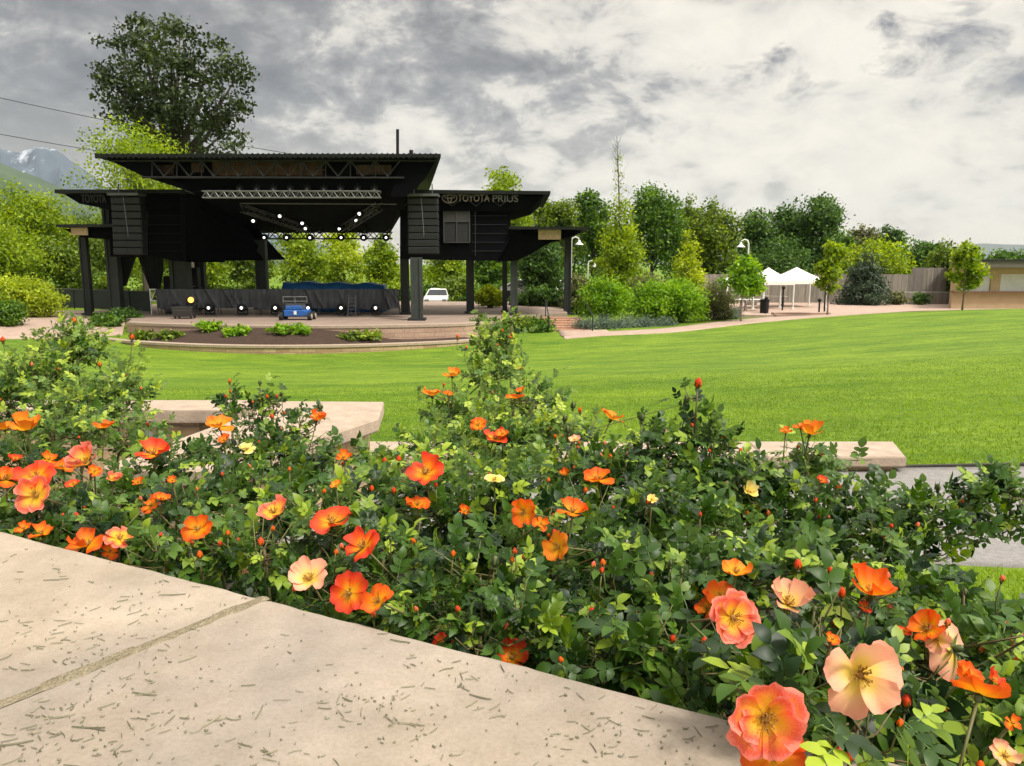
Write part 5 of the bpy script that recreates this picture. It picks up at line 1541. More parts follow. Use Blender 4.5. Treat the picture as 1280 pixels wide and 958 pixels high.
def budsep_mesh(long_=.75):
    b = MB(); b.lathe((0, 0, 0), [(.06, -.34), (.2, -.3), (.25, -.12), (.16, .02)], 8)
    for k in range(5):
        a = 2 * math.pi * k / 5; d = Vector((math.cos(a), math.sin(a), 0)); s_ = Vector((-d.y, d.x, 0)); up = Vector((0, 0, 1))
        b.add([d * .15 - s_ * .1, d * .15 + s_ * .1, d * .38 + s_ * .13 + up * .25, d * .39 - s_ * .13 + up * .25, d * .37 + s_ * .04 + up * long_, d * .37 - s_ * .04 + up * long_, d * .44 + up * (long_ + .35)],
              [(0, 1, 2, 3), (3, 2, 4, 5), (5, 4, 6)])
    return local_mesh(b, 'sepals', M_sepal, True)


BUD = {k: bud_mesh(k) for k in ('O', 'R', 'C', 'P')}; BUD['G'] = bud_mesh('O', True)
BSEP = budsep_mesh(.5); BSEPG = budsep_mesh(.95)

# bushes: lobes are (px, py, D, rx_px, ry_px)
BU = [
 ('rear_l', 'tall rear rose bush at the far left, in front of the stage walkway', .9, 1, [(95, 440, 2.6, 42, 36), (45, 475, 2.5, 50, 46), (150, 492, 2.5, 40, 46), (95, 515, 2.35, 75, 48), (5, 500, 2.5, 40, 42), (88, 418, 2.6, 20, 20), (60, 545, 2.0, 70, 32), (155, 545, 2.0, 48, 30)]),
 ('mid_l', 'rose bush before the higher stone wall at the left, with an apricot bloom', 1.0, 0, [(320, 525, 2.1, 34, 24, .7), (365, 558, 1.95, 48, 28), (295, 562, 1.9, 50, 30), (288, 505, 2.1, 10, 18, .5), (225, 568, 1.8, 50, 26), (342, 505, 2.1, 16, 16, .5), (400, 585, 1.75, 50, 26), (375, 530, 2.05, 26, 18, .4)]),
 ('rear_c', 'tallest pointed rose bush in the middle, its lime tip reaching the stage deck', 1.0, 1, [(618, 428, 2.5, 26, 22, .7), (636, 440, 2.45, 16, 20, .5), (598, 440, 2.45, 16, 20, .5), (608, 465, 2.4, 46, 26, .75), (565, 505, 2.3, 46, 28, .8), (660, 498, 2.3, 52, 28, .8), (630, 550, 2.1, 100, 40), (720, 540, 2.0, 45, 24, .7), (540, 560, 2.0, 50, 30, .8), (690, 590, 1.85, 70, 32), (600, 595, 1.8, 70, 30), (500, 590, 1.8, 55, 26)]),
 ('mid_r', 'rose bush right of the middle with a tall red bud standing over the lawn', 1.0, 0, [(835, 572, 1.7, 70, 30, .9), (905, 595, 1.6, 65, 38), (770, 595, 1.65, 65, 38), (872, 538, 1.7, 20, 14, .45), (808, 540, 1.75, 22, 14, .45), (745, 562, 1.75, 30, 22, .6), (860, 620, 1.55, 70, 34), (780, 630, 1.55, 60, 30), (900, 550, 1.7, 22, 14, .4)]),
 ('rear_r', 'rose bush with a pair of apricot blooms before the low wall cap, right', 1.0, 0, [(1003, 590, 1.8, 34, 30), (985, 640, 1.6, 80, 46), (1065, 655, 1.5, 62, 36), (1003, 566, 1.8, 10, 12, .5), (1075, 628, 1.6, 26, 14, .6), (940, 612, 1.65, 50, 26)]),
 ('sprawl', 'sparse sprawling rose bush reaching over the grey path at the right edge', .32, 0, [(1128, 628, 1.5, 30, 10, .9), (1180, 642, 1.5, 34, 14), (1232, 610, 1.5, 30, 8), (1258, 654, 1.45, 24, 7), (1120, 672, 1.4, 40, 22), (1162, 682, 1.4, 22, 18), (1268, 620, 1.45, 14, 6), (1205, 625, 1.5, 20, 8)]),
 ('front_l', 'low front rose bush at the ledge\'s left end with many coral blooms', 1.0, 0, [(30, 585, 1.7, 60, 34), (50, 640, 1.4, 75, 40), (150, 615, 1.5, 75, 42), (130, 665, 1.3, 70, 32), (240, 635, 1.4, 62, 44), (215, 685, 1.2, 50, 28), (-30, 640, 1.4, 50, 40), (60, 668, 1.35, 70, 18)]),
 ('front_lc', 'front rose bush left of the middle with large red-orange blooms at the ledge', 1.0, 0, [(330, 615, 1.5, 66, 40), (400, 650, 1.3, 72, 44), (330, 685, 1.17, 60, 34), (455, 620, 1.5, 70, 40), (480, 700, 1.12, 66, 46), (420, 725, 1.07, 46, 22), (270, 690, 1.2, 40, 26), (500, 755, 1.0, 44, 24)]),
 ('front_c', 'front rose bush in the middle with a tilted orange bloom', 1.0, 0, [(555, 640, 1.4, 75, 50), (640, 640, 1.4, 78, 50), (600, 720, 1.1, 80, 52), (560, 770, 1.0, 46, 34), (690, 690, 1.2, 70, 50), (660, 780, .97, 66, 44), (600, 795, .94, 40, 24)]),
 ('front_rc', 'dark leafed rose bush right of the middle, mostly without flowers', 1.0, 0, [(755, 655, 1.35, 74, 48), (845, 660, 1.3, 80, 50), (780, 735, 1.08, 80, 52), (740, 810, .92, 66, 34), (870, 735, 1.05, 66, 54), (830, 810, .9, 70, 42), (925, 690, 1.2, 60, 40), (860, 862, .82, 40, 20)]),
 ('front_r', 'nearest rose bush with the largest coral and peach blooms at the lower right', 1.45, 0, [(955, 735, .98, 66, 40), (1050, 740, .95, 70, 44), (930, 800, .8, 46, 40), (1030, 830, .76, 74, 46), (980, 870, .66, 60, 40), (1070, 910, .66, 66, 44), (1020, 940, .62, 50, 30), (1130, 740, 1.0, 34, 30)]),
 ('corner', 'rose bush in the lower right corner with peach and orange side-facing blooms', 1.35, 0, [(1160, 800, .92, 46, 36), (1150, 860, .8, 60, 46), (1215, 890, .74, 60, 44), (1255, 800, .98, 34, 30), (1190, 940, .7, 80, 36), (1262, 850, .86, 34, 44), (1210, 775, 1.05, 34, 22), (1270, 930, .72, 40, 40)]),
]
LB = []
for bi, (k, lab, dens, young, lobs) in enumerate(BU):
    for (px, py, D, rx, ry, *o_) in lobs:
        c = P(px, py, D); s_ = D / F
        LB.append((bi, np.array(c), np.array((rx * s_, max(rx * .8 * s_, .08), ry * s_)), px, py, rx, ry, D, dens * (o_[0] if o_ else 1), young))


for (bi, c, r, px, py, rx, ry, D, dn, yg) in list(LB):          # shaded lower foliage down to the soil
    if BU[bi][0].startswith('front') or BU[bi][0] == 'corner':
        for dz in (.13, .27):
            c2 = c + np.array([0, .05 + .12 * dz, -dz])
            if c2[2] > th(c2[0], c2[1]) + .06: LB.append((bi, c2, r * np.array([1.1, 1.0, 1.1]), -9999, -9999, 5, 5, D, .55 if D < .9 else .6, 0))


def surf(px, py):
    """front depth of the bush canopy at a photo pixel, and its bush"""
    best = None; near = None
    for (bi, c, r, lx, ly, rx, ry, D, dn, yg) in LB:
        q = ((px - lx) / rx) ** 2 + ((py - ly) / ry) ** 2
        if q < 1.25:
            d = D - r[1] * math.sqrt(max(1 - q, 0)) * .9
            if best is None or d < best[0]: best = (d, bi, c)
        if near is None or q < near[0]: near = (q, D, bi, c)
    return best if best else (near[1], near[2], near[3])


# (px, py, width_px, type, shape, axis(right, up, toward))
FL = [
 (33, 532, 42, 'A', 'cup', (.1, 1, .25)), (5, 534, 22, 'A', 'cup', (0, 1, .2)), (131, 531, 27, 'O', 'cup', (.2, 1, .1)), (275, 534, 38, 'A', 'bowl', (0, 1, .3)),
 (192, 568, 46, 'R', 'bowl', (.1, 1, .25)), (103, 575, 46, 'C', 'cup', (-.2, .9, .5)), (45, 598, 54, 'R', 'rag', (0, .8, .6)), (47, 620, 54, 'C', 'bowl', (0, .5, .9)), (8, 600, 38, 'O', 'bowl', (.2, 1, .2)),
 (78, 586, 34, 'O', 'rag', (0, 1, .2)), (143, 598, 22, 'C', 'cup', (.3, 1, .2)), (190, 633, 30, 'O', 'rag', (-.3, .8, .5)), (203, 622, 22, 'O', 'cup', (.3, 1, .3)), (248, 662, 42, 'O', 'bowl', (.1, .7, .7)),
 (343, 641, 44, 'C', 'bowl', (-.1, .9, .5)), (415, 654, 60, 'R', 'bowl', (.1, .95, .35)), (455, 684, 58, 'R', 'rag', (-.5, .8, .4)), (385, 720, 54, 'P', 'cup', (-.2, .9, .5)), (437, 742, 60, 'R', 'open', (-.1, .5, 1)), (474, 752, 50, 'O', 'rag', (-.5, .6, .6)),
 (110, 682, 52, 'O', 'rag', (0, 1, .3)), (150, 674, 42, 'C', 'rag', (.3, .9, .4)), (52, 668, 34, 'O', 'rag', (0, 1, .2)), (280, 549, 18, 'O', 'cup', (0, 1, .2)), (308, 563, 24, 'Y', 'bowl', (.2, 1, .2)), (397, 522, 24, 'O', 'cup', (.3, .9, .2)),
 (430, 573, 22, 'O', 'bowl', (0, 1, .3)), (532, 592, 54, 'R', 'rag', (0, .8, .55)), (540, 491, 26, 'A', 'cup', (0, 1, .2)), (565, 470, 26, 'A', 'bowl', (0, 1, .2)), (644, 498, 26, 'O', 'bowl', (.1, 1, .2)), (598, 532, 24, 'O', 'rag', (0, .6, .7)),
 (618, 549, 36, 'R', 'rag', (.3, .9, .3)), (764, 524, 34, 'A', 'bowl', (.35, .9, .1)), (718, 549, 17, 'P', 'cup', (0, 1, .4)), (618, 601, 28, 'Y', 'bowl', (0, 1, .4)), (522, 632, 36, 'O', 'rag', (0, 1, .3)), (656, 641, 42, 'O', 'rag', (-.5, .4, .9)),
 (748, 601, 42, 'O', 'bowl', (-.2, 1, .25)), (716, 641, 44, 'O', 'bowl', (.1, 1, .15)), (699, 684, 44, 'A', 'bowl', (-.9, .3, .5)), (937, 614, 24, 'Y', 'cup', (.3, .7, .5)), (815, 624, 15, 'Y', 'cup', (0, 1, .3)), (581, 640, 18, 'O', 'rag', (0, 1, .4)),
 (920, 716, 44, 'A', 'bowl', (0, 1, .3)), (1013, 538, 34, 'A', 'cup', (.1, 1, .15)), (982, 541, 17, 'O', 'bowl', (0, 1, .1)), (1028, 600, 16, 'R', 'cup', (.3, 1, .2)),
 (915, 772, 84, 'C', 'dbl', (.3, .55, 1)), (902, 748, 50, 'O', 'rag', (-.3, .8, .5)), (987, 749, 64, 'P', 'cup', (.1, 1, .35)), (1090, 735, 62, 'O', 'cup', (.05, 1, .05)), (1157, 783, 48, 'O', 'cup', (-.5, .8, .2)),
 (1192, 812, 84, 'P', 'bowl', (-.55, -.45, -.5)), (1224, 868, 76, 'O', 'bowl', (.5, .8, -.5)), (1073, 843, 112, 'P', 'rag', (-.05, .35, 1)), (955, 897, 124, 'C', 'dbl', (0, .25, 1)), (965, 944, 96, 'O', 'bowl', (.1, .6, .8)),
 (640, 823, 52, 'R', 'bowl', (0, .9, .5)), (555, 806, 34, 'R', 'bowl', (0, .9, .4)), (62, 575, 22, 'O', 'rag', (.2, .9, .4)), (118, 590, 20, 'O', 'rag', (.3, .8, .5)), (172, 602, 16, 'O', 'cup', (0, 1, .3)), (20, 575, 18, 'R', 'rag', (0, 1, .3)), (92, 606, 20, 'R', 'rag', (0, .8, .5)), (138, 690, 24, 'O', 'rag', (.2, .8, .6)), (90, 690, 24, 'O', 'rag', (-.2, .9, .5)), (30, 662, 22, 'O', 'bowl', (0, 1, .4)), (215, 600, 13, 'O', 'cup', (0, 1, .3)), (628, 543, 20, 'O', 'rag', (0, .8, .5)), (675, 655, 22, 'O', 'rag', (.5, .6, .6)), (705, 592, 14, 'O', 'cup', (0, 1, .2)), (560, 493, 14, 'O', 'bowl', (0, 1, .2)), (650, 490, 14, 'O', 'rag', (0, .9, .3)), (1000, 535, 18, 'O', 'rag', (-.3, 1, .1)), (885, 762, 34, 'O', 'rag', (-.5, .7, .5)), (1080, 760, 22, 'R', 'rag', (.3, .9, .3)), (1130, 790, 20, 'R', 'rag', (0, 1, .4)), (1240, 850, 30, 'R', 'rag', (.4, .8, .3)), (1172, 800, 40, 'P', 'rag', (-.5, .5, .4)), (1265, 905, 24, 'O', 'rag', (.2, .9, .4)), (1040, 800, 22, 'O', 'rag', (0, 1, .4)), (1255, 945, 44, 'P', 'rag', (0, .8, .5)), (1207, 845, 44, 'O', 'rag', (.2, .8, .4)), (420, 606, 16, 'A', 'cup', (0, 1, .3)),
]
BD = [  # px, py, height_px, type, lean
 (872, 477, 22, 'R', .1), (997, 704, 22, 'R', 0), (1043, 776, 24, 'R', .2), (1052, 738, 24, 'R', -.1), (1132, 874, 30, 'R', .1), (739, 763, 20, 'R', .1), (754, 702, 16, 'O', -.1), (752, 712, 14, 'R', .1), (797, 765, 20, 'O', 0), (843, 757, 14, 'R', 0),
 (1047, 608, 16, 'R', .1), (960, 641, 12, 'O', 0), (326, 676, 18, 'R', 0), (309, 635, 12, 'R', .1), (285, 666, 11, 'O', .1), (210, 711, 12, 'R', 0), (165, 421, 12, 'R', .1), (93, 400, 11, 'O', 0), (340, 520, 11, 'R', 0), (287, 476, 9, 'O', 0),
 (481, 575, 13, 'R', 0), (498, 573, 15, 'R', .1), (465, 610, 14, 'R', 0), (492, 612, 14, 'R', .1), (566, 691, 15, 'O', .1), (308, 716, 24, 'P', -.1), (250, 692, 17, 'O', 0), (506, 722, 12, 'R', .3), (4, 424, 12, 'R', 0), (362, 586, 10, 'O', 0),
 (1020, 625, 10, 'R', 0), (1114, 657, 10, 'R', 0), (875, 643, 9, 'R', 0), (694, 545, 9, 'O', 0), (1110, 760, 22, 'C', .2), (1183, 776, 18, 'C', .2), (1276, 795, 16, 'C', .1), (1225, 956, 18, 'O', 0), (1250, 850, 20, 'R', .3), (572, 420, 10, 'C', .1), (725, 512, 11, 'O', 0),
 (125, 455, 10, 'O', 0), (40, 455, 9, 'C', 0), (420, 690, 11, 'O', .1), (70, 700, 9, 'O', 0), (685, 600, 9, 'O', .1), (640, 700, 10, 'O', 0), (1252, 722, 14, 'C', .1), (880, 800, 18, 'R', .1), (545, 606, 9, 'R', 0),
 (858, 498, 16, 'G', .05), (866, 519, 18, 'G', 0), (802, 521, 15, 'G', .05), (706, 522, 14, 'G', 0), (716, 506, 14, 'G', .1), (710, 536, 16, 'G', -.1), (890, 558, 14, 'G', -.1), (935, 570, 13, 'G', .05), (908, 556, 11, 'G', .1), (1107, 625, 14, 'G', .05), (1147, 622, 13, 'G', .1), (1172, 608, 16, 'G', -.1),
 (1261, 626, 14, 'G', .3), (1263, 640, 14, 'G', .5), (838, 703, 14, 'G', 0), (852, 714, 14, 'G', .1), (618, 700, 24, 'G', .1), (400, 508, 12, 'G', .05), (325, 478, 9, 'G', 0), (352, 492, 9, 'G', 0), (1205, 740, 22, 'G', 0), (1018, 762, 22, 'G', 0), (598, 400, 9, 'G', 0), (640, 402, 9, 'G', .1), (1090, 640, 12, 'G', 0),
]
bush_e = []
for bi, (k, lab, dens, young, lobs) in enumerate(BU):
    xs_ = np.mean([P(*l[:3]).x for l in lobs]); ys_ = np.mean([l[2] for l in lobs])
    if k in ('front_l', 'front_lc', 'front_c', 'front_rc', 'front_r', 'corner'):
        q = Vector((xs_, ys_, 0)); dd = (q - A_).dot(nin)
        if dd > -.18: q = q - nin * (dd + .18); xs_, ys_ = q.x, q.y
    if k == 'sprawl': xs_, ys_ = P(1045, 700, 1.5).x, 1.5
    bush_e.append(empty('rose_bush', (xs_, ys_, th(xs_, ys_) + .03), lab, 'rose bush', 'rose bushes in the bed behind the ledge'))
stems = [MB() for _ in BU]
FPTS = []; F3 = []
rg = random.Random(4)


def place(me, name, parent, loc, axis, size, spin=0):
    o = bpy.data.objects.new(name, me); COL.objects.link(o); o.parent = parent
    q = Vector((0, 0, 1)).rotation_difference(Vector(axis).normalized())
    M = Matrix.Translation(Vector(loc) - parent.location) @ q.to_matrix().to_4x4() @ Matrix.Rotation(spin, 4, 'Z') @ Matrix.Scale(size, 4)
    o.matrix_basis = M
    return o


def sub(me, name, parent):
    o = bpy.data.objects.new(name, me); COL.objects.link(o); o.parent = parent; return o


def stem_to(bi, p, ax, c, r0, hang=.35):
    """stem from below a bloom into the bush"""
    p = Vector(p); ax = Vector(ax).normalized(); c = Vector(c)
    e1 = p - ax * hang * .25; mid = e1.lerp(c, .5) - Vector((0, 0, .02))
    if ax.z < .2: mid.z -= .02
    stems[bi].tube([p, e1, mid, c + Vector((rg.uniform(-.02, .02), 0, -.03))], [r0, r0, r0 * 1.2, r0 * 1.5], 5)


for i, (px, py, w, ty, sh, ax) in enumerate(FL):
    D, bi, c = surf(px, py)
    D -= .025
    real = w * D / F
    if real > .075: D *= .075 / real; real = .075
    if sh == 'cup': real *= 1.12
    elif sh == 'bowl': real *= 1.04
    a = Vector((ax[0], -ax[2], ax[1])).normalized(); p = P(px, py, D)
    if sh == 'cup': p = p - a * real * .14
    o = place(pmesh(sh, ty, i % 5), 'flower', bush_e[bi], p, a, real, rg.uniform(0, 6.28))
    sub(STAM[i % 3], 'stamens', o); sub(SEP, 'sepals', o)
    o['label'] = {'O': 'orange open bloom', 'R': 'red-orange bloom with yellow heart', 'C': 'coral pink bloom with yellow centre', 'P': 'pale peach bloom', 'A': 'apricot bloom', 'Y': 'small yellow bloom'}[ty]
    F3.append((np.array(p), real * .42)); FPTS.append((px, py, w * .5, D)); stem_to(bi, p - a * real * .1, a, c, .0016)
for i, (px, py, h, ty, ln) in enumerate(BD):
    D, bi, c = surf(px, py); D -= .015
    real = h * D / F * .62; real = min(max(real, .009), .028)
    a = Vector((ln, rg.uniform(-.15, .1), 1)).normalized(); p = P(px, py + h * .35, D)
    o = place(BUD[ty], 'bud', bush_e[bi], p, a, real, rg.uniform(0, 6)); sub(BSEPG if ty == 'G' else BSEP, 'sepals', o)
    if ty == 'G': o['label'] = 'closed green bud'
    FPTS.append((px, py, h * .2, D)); stem_to(bi, p - a * real * .3, a, c, .0011, .12)
# extra small buds scattered on the tops
for (bi, c, r, lx, ly, rx, ry, D, dn, yg) in [l for l in LB if l[3] > -9000]:
    for k in range(3 if D > .9 else 2):
        an = rg.uniform(.2, 2.94); v = Vector(c) + Vector((math.cos(an) * r[0] * .95, -r[1] * rg.uniform(0, .8), math.sin(an) * r[2] * rg.uniform(.5, 1.12)))
        ty = rg.choice(('G', 'G', 'R', 'O', 'C')); s_ = rg.uniform(.007, .011) if ty != 'G' else rg.uniform(.006, .008)
        a = Vector((rg.uniform(-.3, .3), rg.uniform(-.3, .1), 1)).normalized()
        if sum(1 for ch in bush_e[bi].children if ch.name.startswith('bud')) > 30: continue
        o = place(BUD[ty], 'bud', bush_e[bi], v, a, s_, 0); sub(BSEPG if ty == 'G' else BSEP, 'sepals', o)
        if ty == 'G': o['label'] = 'closed green bud'
        stem_to(bi, v - a * s_ * .3, a, c, .001, .08)

# ---- leaves
LT = np.array([(0, 0, 0), (.27, 0, .03), (.6, 0, .02), (1, 0, -.12),
               (.10, .16, .03), (.36, .31, .085), (.68, .25, .04), (.10, -.16, .03), (.36, -.31, .085), (.68, -.25, .04)])
LFT = np.array([(0, 1, 4), (1, 5, 4), (1, 2, 5), (2, 6, 5), (2, 3, 6), (0, 7, 1), (1, 7, 8), (1, 8, 2), (2, 8, 9), (2, 9, 3)])
FP = np.array(FPTS)
A2d = np.array([A_.x, A_.y]); n2 = np.array([nin.x, nin.y])


def leaves_for(bi, seed):
    rng = np.random.default_rng(seed)
    O, Dd, Nn, S, T = [], [], [], [], []
    base = np.array(bush_e[bi].location)
    for (b_, c, r, lx, ly, rx, ry, D, dn, yg) in [l for l in LB if l[0] == bi]:
        area = 4 * math.pi * ((r[0] * r[1]) ** 1.6 + (r[0] * r[2]) ** 1.6 + (r[1] * r[2]) ** 1.6) ** (1 / 1.6) / 3 ** (1 / 1.6)
        n_tw = int(max(12, area / .0015 * .72 * dn)) if r[0] > .02 else 2 if BU[bi][0] in ('sprawl', 'mid_r', 'mid_l') else 3
        # main cane base -> lobe
        bc = Vector(base) + Vector((rng.normal(0, .05), rng.normal(0, .05), 0))
        if r[0] > .02 and BU[bi][0] != 'sprawl': stems[bi].tube([bc, Vector(base).lerp(Vector(c), .55) + Vector((rng.normal(0, .03), rng.normal(0, .03), .05)), Vector(c)], [.006, .0045, .0025], 6)
        d = rng.normal(size=(n_tw, 3)); d[:, 2] = d[:, 2] * .8 + .25; d[:, 1] -= .15
        d /= np.linalg.norm(d, axis=1)[:, None]
        s0 = c + rng.normal(size=(n_tw, 3)) * r * .22 - np.array([0, 0, r[2] * .25])
        if r[0] < .02: r = r * 4.0
        e0 = c + d * r * (rng.uniform(.7, 1.12, n_tw) + (rng.random(n_tw) < .16) * rng.uniform(.1, .55, n_tw))[:, None] + np.array([0, 0, .01])
        for k in range(n_tw):
            m_ = (s0[k] + e0[k]) / 2 + np.array([0, 0, -.012])
            if k % 2 == 0: stems[bi].tube([Vector(s0[k]), Vector(m_), Vector(e0[k])], [.0015, .0012, .0007], 4)
            L_ = np.linalg.norm(e0[k] - s0[k]); nl = int(min(max(3, L_ / .022), 8))
            ax_ = (e0[k] - s0[k]) / max(L_, 1e-6)
            ct = rng.normal(0, .1)
            for j in range(nl):
                t = .3 + .7 * (j + 1) / nl
                p = s0[k] * (1 - t) ** 2 + 2 * m_ * t * (1 - t) + e0[k] * t ** 2
                rd = rng.normal(size=3); rd -= ax_ * rd.dot(ax_); rd /= np.linalg.norm(rd) + 1e-9
                dv_ = rd * .8 + ax_ * .55 + np.array([0, 0, .05]); dv_ /= np.linalg.norm(dv_)
                nv_ = np.array([0, -.1, 1.0]) + d[k] * .45 + rng.normal(size=3) * .33
                O.append(p); Dd.append(dv_); Nn.append(nv_); S.append(rng.uniform(.026, .052) * (.82 if D > 1.9 else 1.0 if D > .9 else 1.15))
                top = max(0, (e0[k][2] - c[2]) / r[2]) if yg else 0
                T.append(.35 + ct * 1.8 + rng.normal(0, .2) + (.38 * top * t if yg else 0) + (.28 if (j == nl - 1 and rng.random() < .25) else 0))
    O = np.array(O); Dd = np.array(Dd); Nn = np.array(Nn); S = np.array(S); T = np.array(T)
    # leaves grow clear of the open blooms, of the ledge stone and of the camera
    keep = np.ones(len(O), bool)
    for fp, fr_ in F3: keep &= ((O + Dd * (S * .5)[:, None] - fp) ** 2).sum(1) > (fr_ + .020) ** 2
    px, py, dep = project(O + Dd * (S * .5)[:, None])
    for (fx, fy, fr, fd) in FPTS:
        m_ = ((px - fx) ** 2 + (py - fy) ** 2 < (fr + 17 / dep.clip(.5)) ** 2) & (dep < fd + .02)
        keep &= ~m_
    over = (O[:, :2] - A2d) @ n2
    keep &= ~((over > -.03) & (O[:, 2] < zl + .03)) & ~(over > .1)
    keep &= ~((over > -.015) & (px < 860))
    keep &= dep > .35
    O, Dd, Nn, S, T = O[keep], Dd[keep], Nn[keep], S[keep], T[keep]
    Nn -= Dd * (Nn * Dd).sum(1)[:, None]; Nn /= np.linalg.norm(Nn, axis=1)[:, None]
    Sd = np.cross(Nn, Dd)
    n = len(O); Vs, Fs, Ts = [], [], []; off = 0
    spec = [(1.0, 0, 0, 1.0), (.66, 1, .95, .88), (.66, -1, .95, .88), (.34, 1, 1.05, .72), (.34, -1, 1.05, .72)]
    for (al, sd, an, ls) in spec:
        o_ = O + Dd * (S * al * .62)[:, None]
        an_ = an + rng.normal(0, .12, n); tilt = rng.normal(0, .22, n)
        dd = Dd * np.cos(an_)[:, None] + Sd * (sd * np.sin(an_))[:, None]
        nn = Nn + dd * tilt[:, None] * .5 + rng.normal(size=(n, 3)) * .16
        nn -= dd * (nn * dd).sum(1)[:, None]; nn /= np.linalg.norm(nn, axis=1)[:, None]
        ss = np.cross(nn, dd)
        ll = (S * .50 * ls * rng.uniform(.82, 1.15, n))
        V = o_[:, None, :] + ll[:, None, None] * (LT[None, :, 0:1] * dd[:, None] + LT[None, :, 1:2] * ss[:, None] + LT[None, :, 2:3] * rng.uniform(.3, 2.0, n)[:, None, None] * nn[:, None])
        Vs.append(V.reshape(-1, 3)); Fs.append((LFT[None] + (np.arange(n) * 10)[:, None, None]).reshape(-1, 3) + off); off += n * 10
        Ts.append(np.repeat(T + rng.normal(0, .05, n), 10))
    # rachis strips
    w_ = .0006
    a = O - Dd * (S * .1)[:, None]; b_ = O + Dd * (S * .62)[:, None]
    V = np.stack([a - Sd * w_, a + Sd * w_, b_ + Sd * w_, b_ - Sd * w_], 1).reshape(-1, 3); Vs.append(V)
    i = np.arange(n) * 4 + off; Fs.append(np.concatenate([np.stack([i, i + 1, i + 2], 1), np.stack([i, i + 2, i + 3], 1)])); Ts.append(np.repeat(T, 4))
    V = np.concatenate(Vs); Fc = np.concatenate(Fs); Tt = np.clip(np.concatenate(Ts), 0, 1)
    link('foliage', np_mesh('foliage', V, Fc, True, Tt), bush_e[bi], L_rose2 if BU[bi][3] else L_rose)
    return n


tot = 0
# shoots: leafy tall stems
for (bi, x0, y0, x1, y1, D) in ((3, 868, 545, 872, 490, 1.66), (4, 1003, 590, 1012, 545, 1.78), (5, 1090, 700, 1280, 655, 1.42), (5, 1060, 740, 1165, 650, 1.4), (5, 1165, 650, 1255, 600, 1.48), (11, 1200, 830, 1205, 745, .95), (10, 1010, 830, 1018, 765, .82), (2, 600, 440, 600, 400, 2.5), (2, 640, 440, 640, 402, 2.5), (0, 90, 440, 92, 402, 2.6), (1, 330, 520, 325, 480, 2.1)):
    a = P(x0, y0, D); b_ = P(x1, y1, D); m_ = a.lerp(b_, .5) + Vector((0, 0, .01))
    stems[bi].tube([a, m_, b_], [.004 if bi == 5 else .0022, .0026 if bi == 5 else .0018, .0012], 6)
    nlo = max(2, int((b_ - a).length / .03))
    for k in range(nlo):
        q = a.lerp(b_, (k + .5) / nlo)
        pxq, pyq, _ = project(np.array(q))
        LB.append((bi, np.array(q), np.array((.012, .012, .012)), float(pxq), float(pyq), 5, 5, D, .25, BU[bi][3]))
for bi in range(len(BU)): tot += leaves_for(bi, 100 + bi)
for bi in range(len(BU)): stems[bi].build('canes', M_cane, bush_e[bi], True)
print('ROSE LEAVES', tot)

# ------------------------------------------------------------------ grass blades on the nearer lawn
def grass(name, n, xr, yr, hgt, wd, seed, cond=None):
    rng = np.random.default_rng(seed)
    x = rng.uniform(*xr, n); y = yr[0] + (yr[1] - yr[0]) * rng.random(n) ** 1.3
    k = np.abs(x) < y * .8 + .3
    if cond is not None: k &= cond(x, y)
    k &= rng.random(n) < np.clip((17.5 - y) / 9, 0, 1)
    x, y = x[k], y[k]; n = len(x); z = terrain(x, y)
    h = hgt * rng.uniform(.5, 1.2, n); an = rng.uniform(0, 6.28, n); ln = rng.normal(0, .5, (n, 2)) * h[:, None]
    w = wd * rng.uniform(.7, 1.3, n) * (1 + y * .06)
    dx = np.cos(an) * w; dy = np.sin(an) * w
    V = np.stack([np.c_[x - dx, y - dy, z - .005], np.c_[x + dx, y + dy, z - .005], np.c_[x + ln[:, 0], y + ln[:, 1], z + h]], 1).reshape(-1, 3)
    big = np.sin(x * 1.3 + np.sin(y * .9)) * .09 + np.sin(y * 2.1 + x * .4) * .08
    t = np.clip(.5 + big + rng.normal(0, .2, n), 0, 1)
    o = link(name, np_mesh(name, V, np.arange(n * 3).reshape(-1, 3), False, np.repeat(t, 3)), None, leaf_mat('grass_blades', tuple(c * .8 for c in G_LO), tuple((a_ + b_) / 2 * 1.15 for a_, b_ in zip(G_LO, G_HI)), tuple(c * 1.5 for c in G_HI), trans=.4, rough=.6, spec=.2))
    return tag(o, 'short mown grass blades of the near lawn', 'grass', kind='stuff')
wall_zone = lambda x, y: ~((x > -1.9) & (x < R1.x) & (y < R0.y + .02)) & ~((x < -.9) & (y < C0.y + .9))
grass('grass_blades', 420000, (-14, 16), (5.95, 17), .026, .003, 1, wall_zone)
grass('grass_blades', 60000, (1.2, 5), (1.2, 3.78), .035, .0028, 2)
# lawn edge strip along the grey path
m_ = MB(); pts = [(R1.x + .02, 5.86), (4.3, 5.96), (6, 5.98), (9, 5.82), (14, 5.22)]
m_.loft([[Vector((x, y, th(x, y) - .05)), Vector((x, y, th(x, y) + .035)), Vector((x, y + .03, th(x, y) + .035)), Vector((x, y + .03, th(x, y) - .05))] for x, y in pts], True)
tag(m_.build('kerb', mat('dark_edging', (.05, .045, .035), (.02, .018, .012), rough=.9, scale=10)), kind='structure')

# ------------------------------------------------------------------ camera, light, sky
cam = bpy.data.cameras.new('camera'); co = bpy.data.objects.new('camera', cam); COL.objects.link(co)
co.location = (0, 0, CZ); co.rotation_euler = (math.pi / 2 - PITCH, 0, 0)
cam.sensor_width = 36; cam.lens = 36 * F / 1280; cam.clip_start = .05; cam.clip_end = 30000
SC.camera = co
cam.shift_y = 0

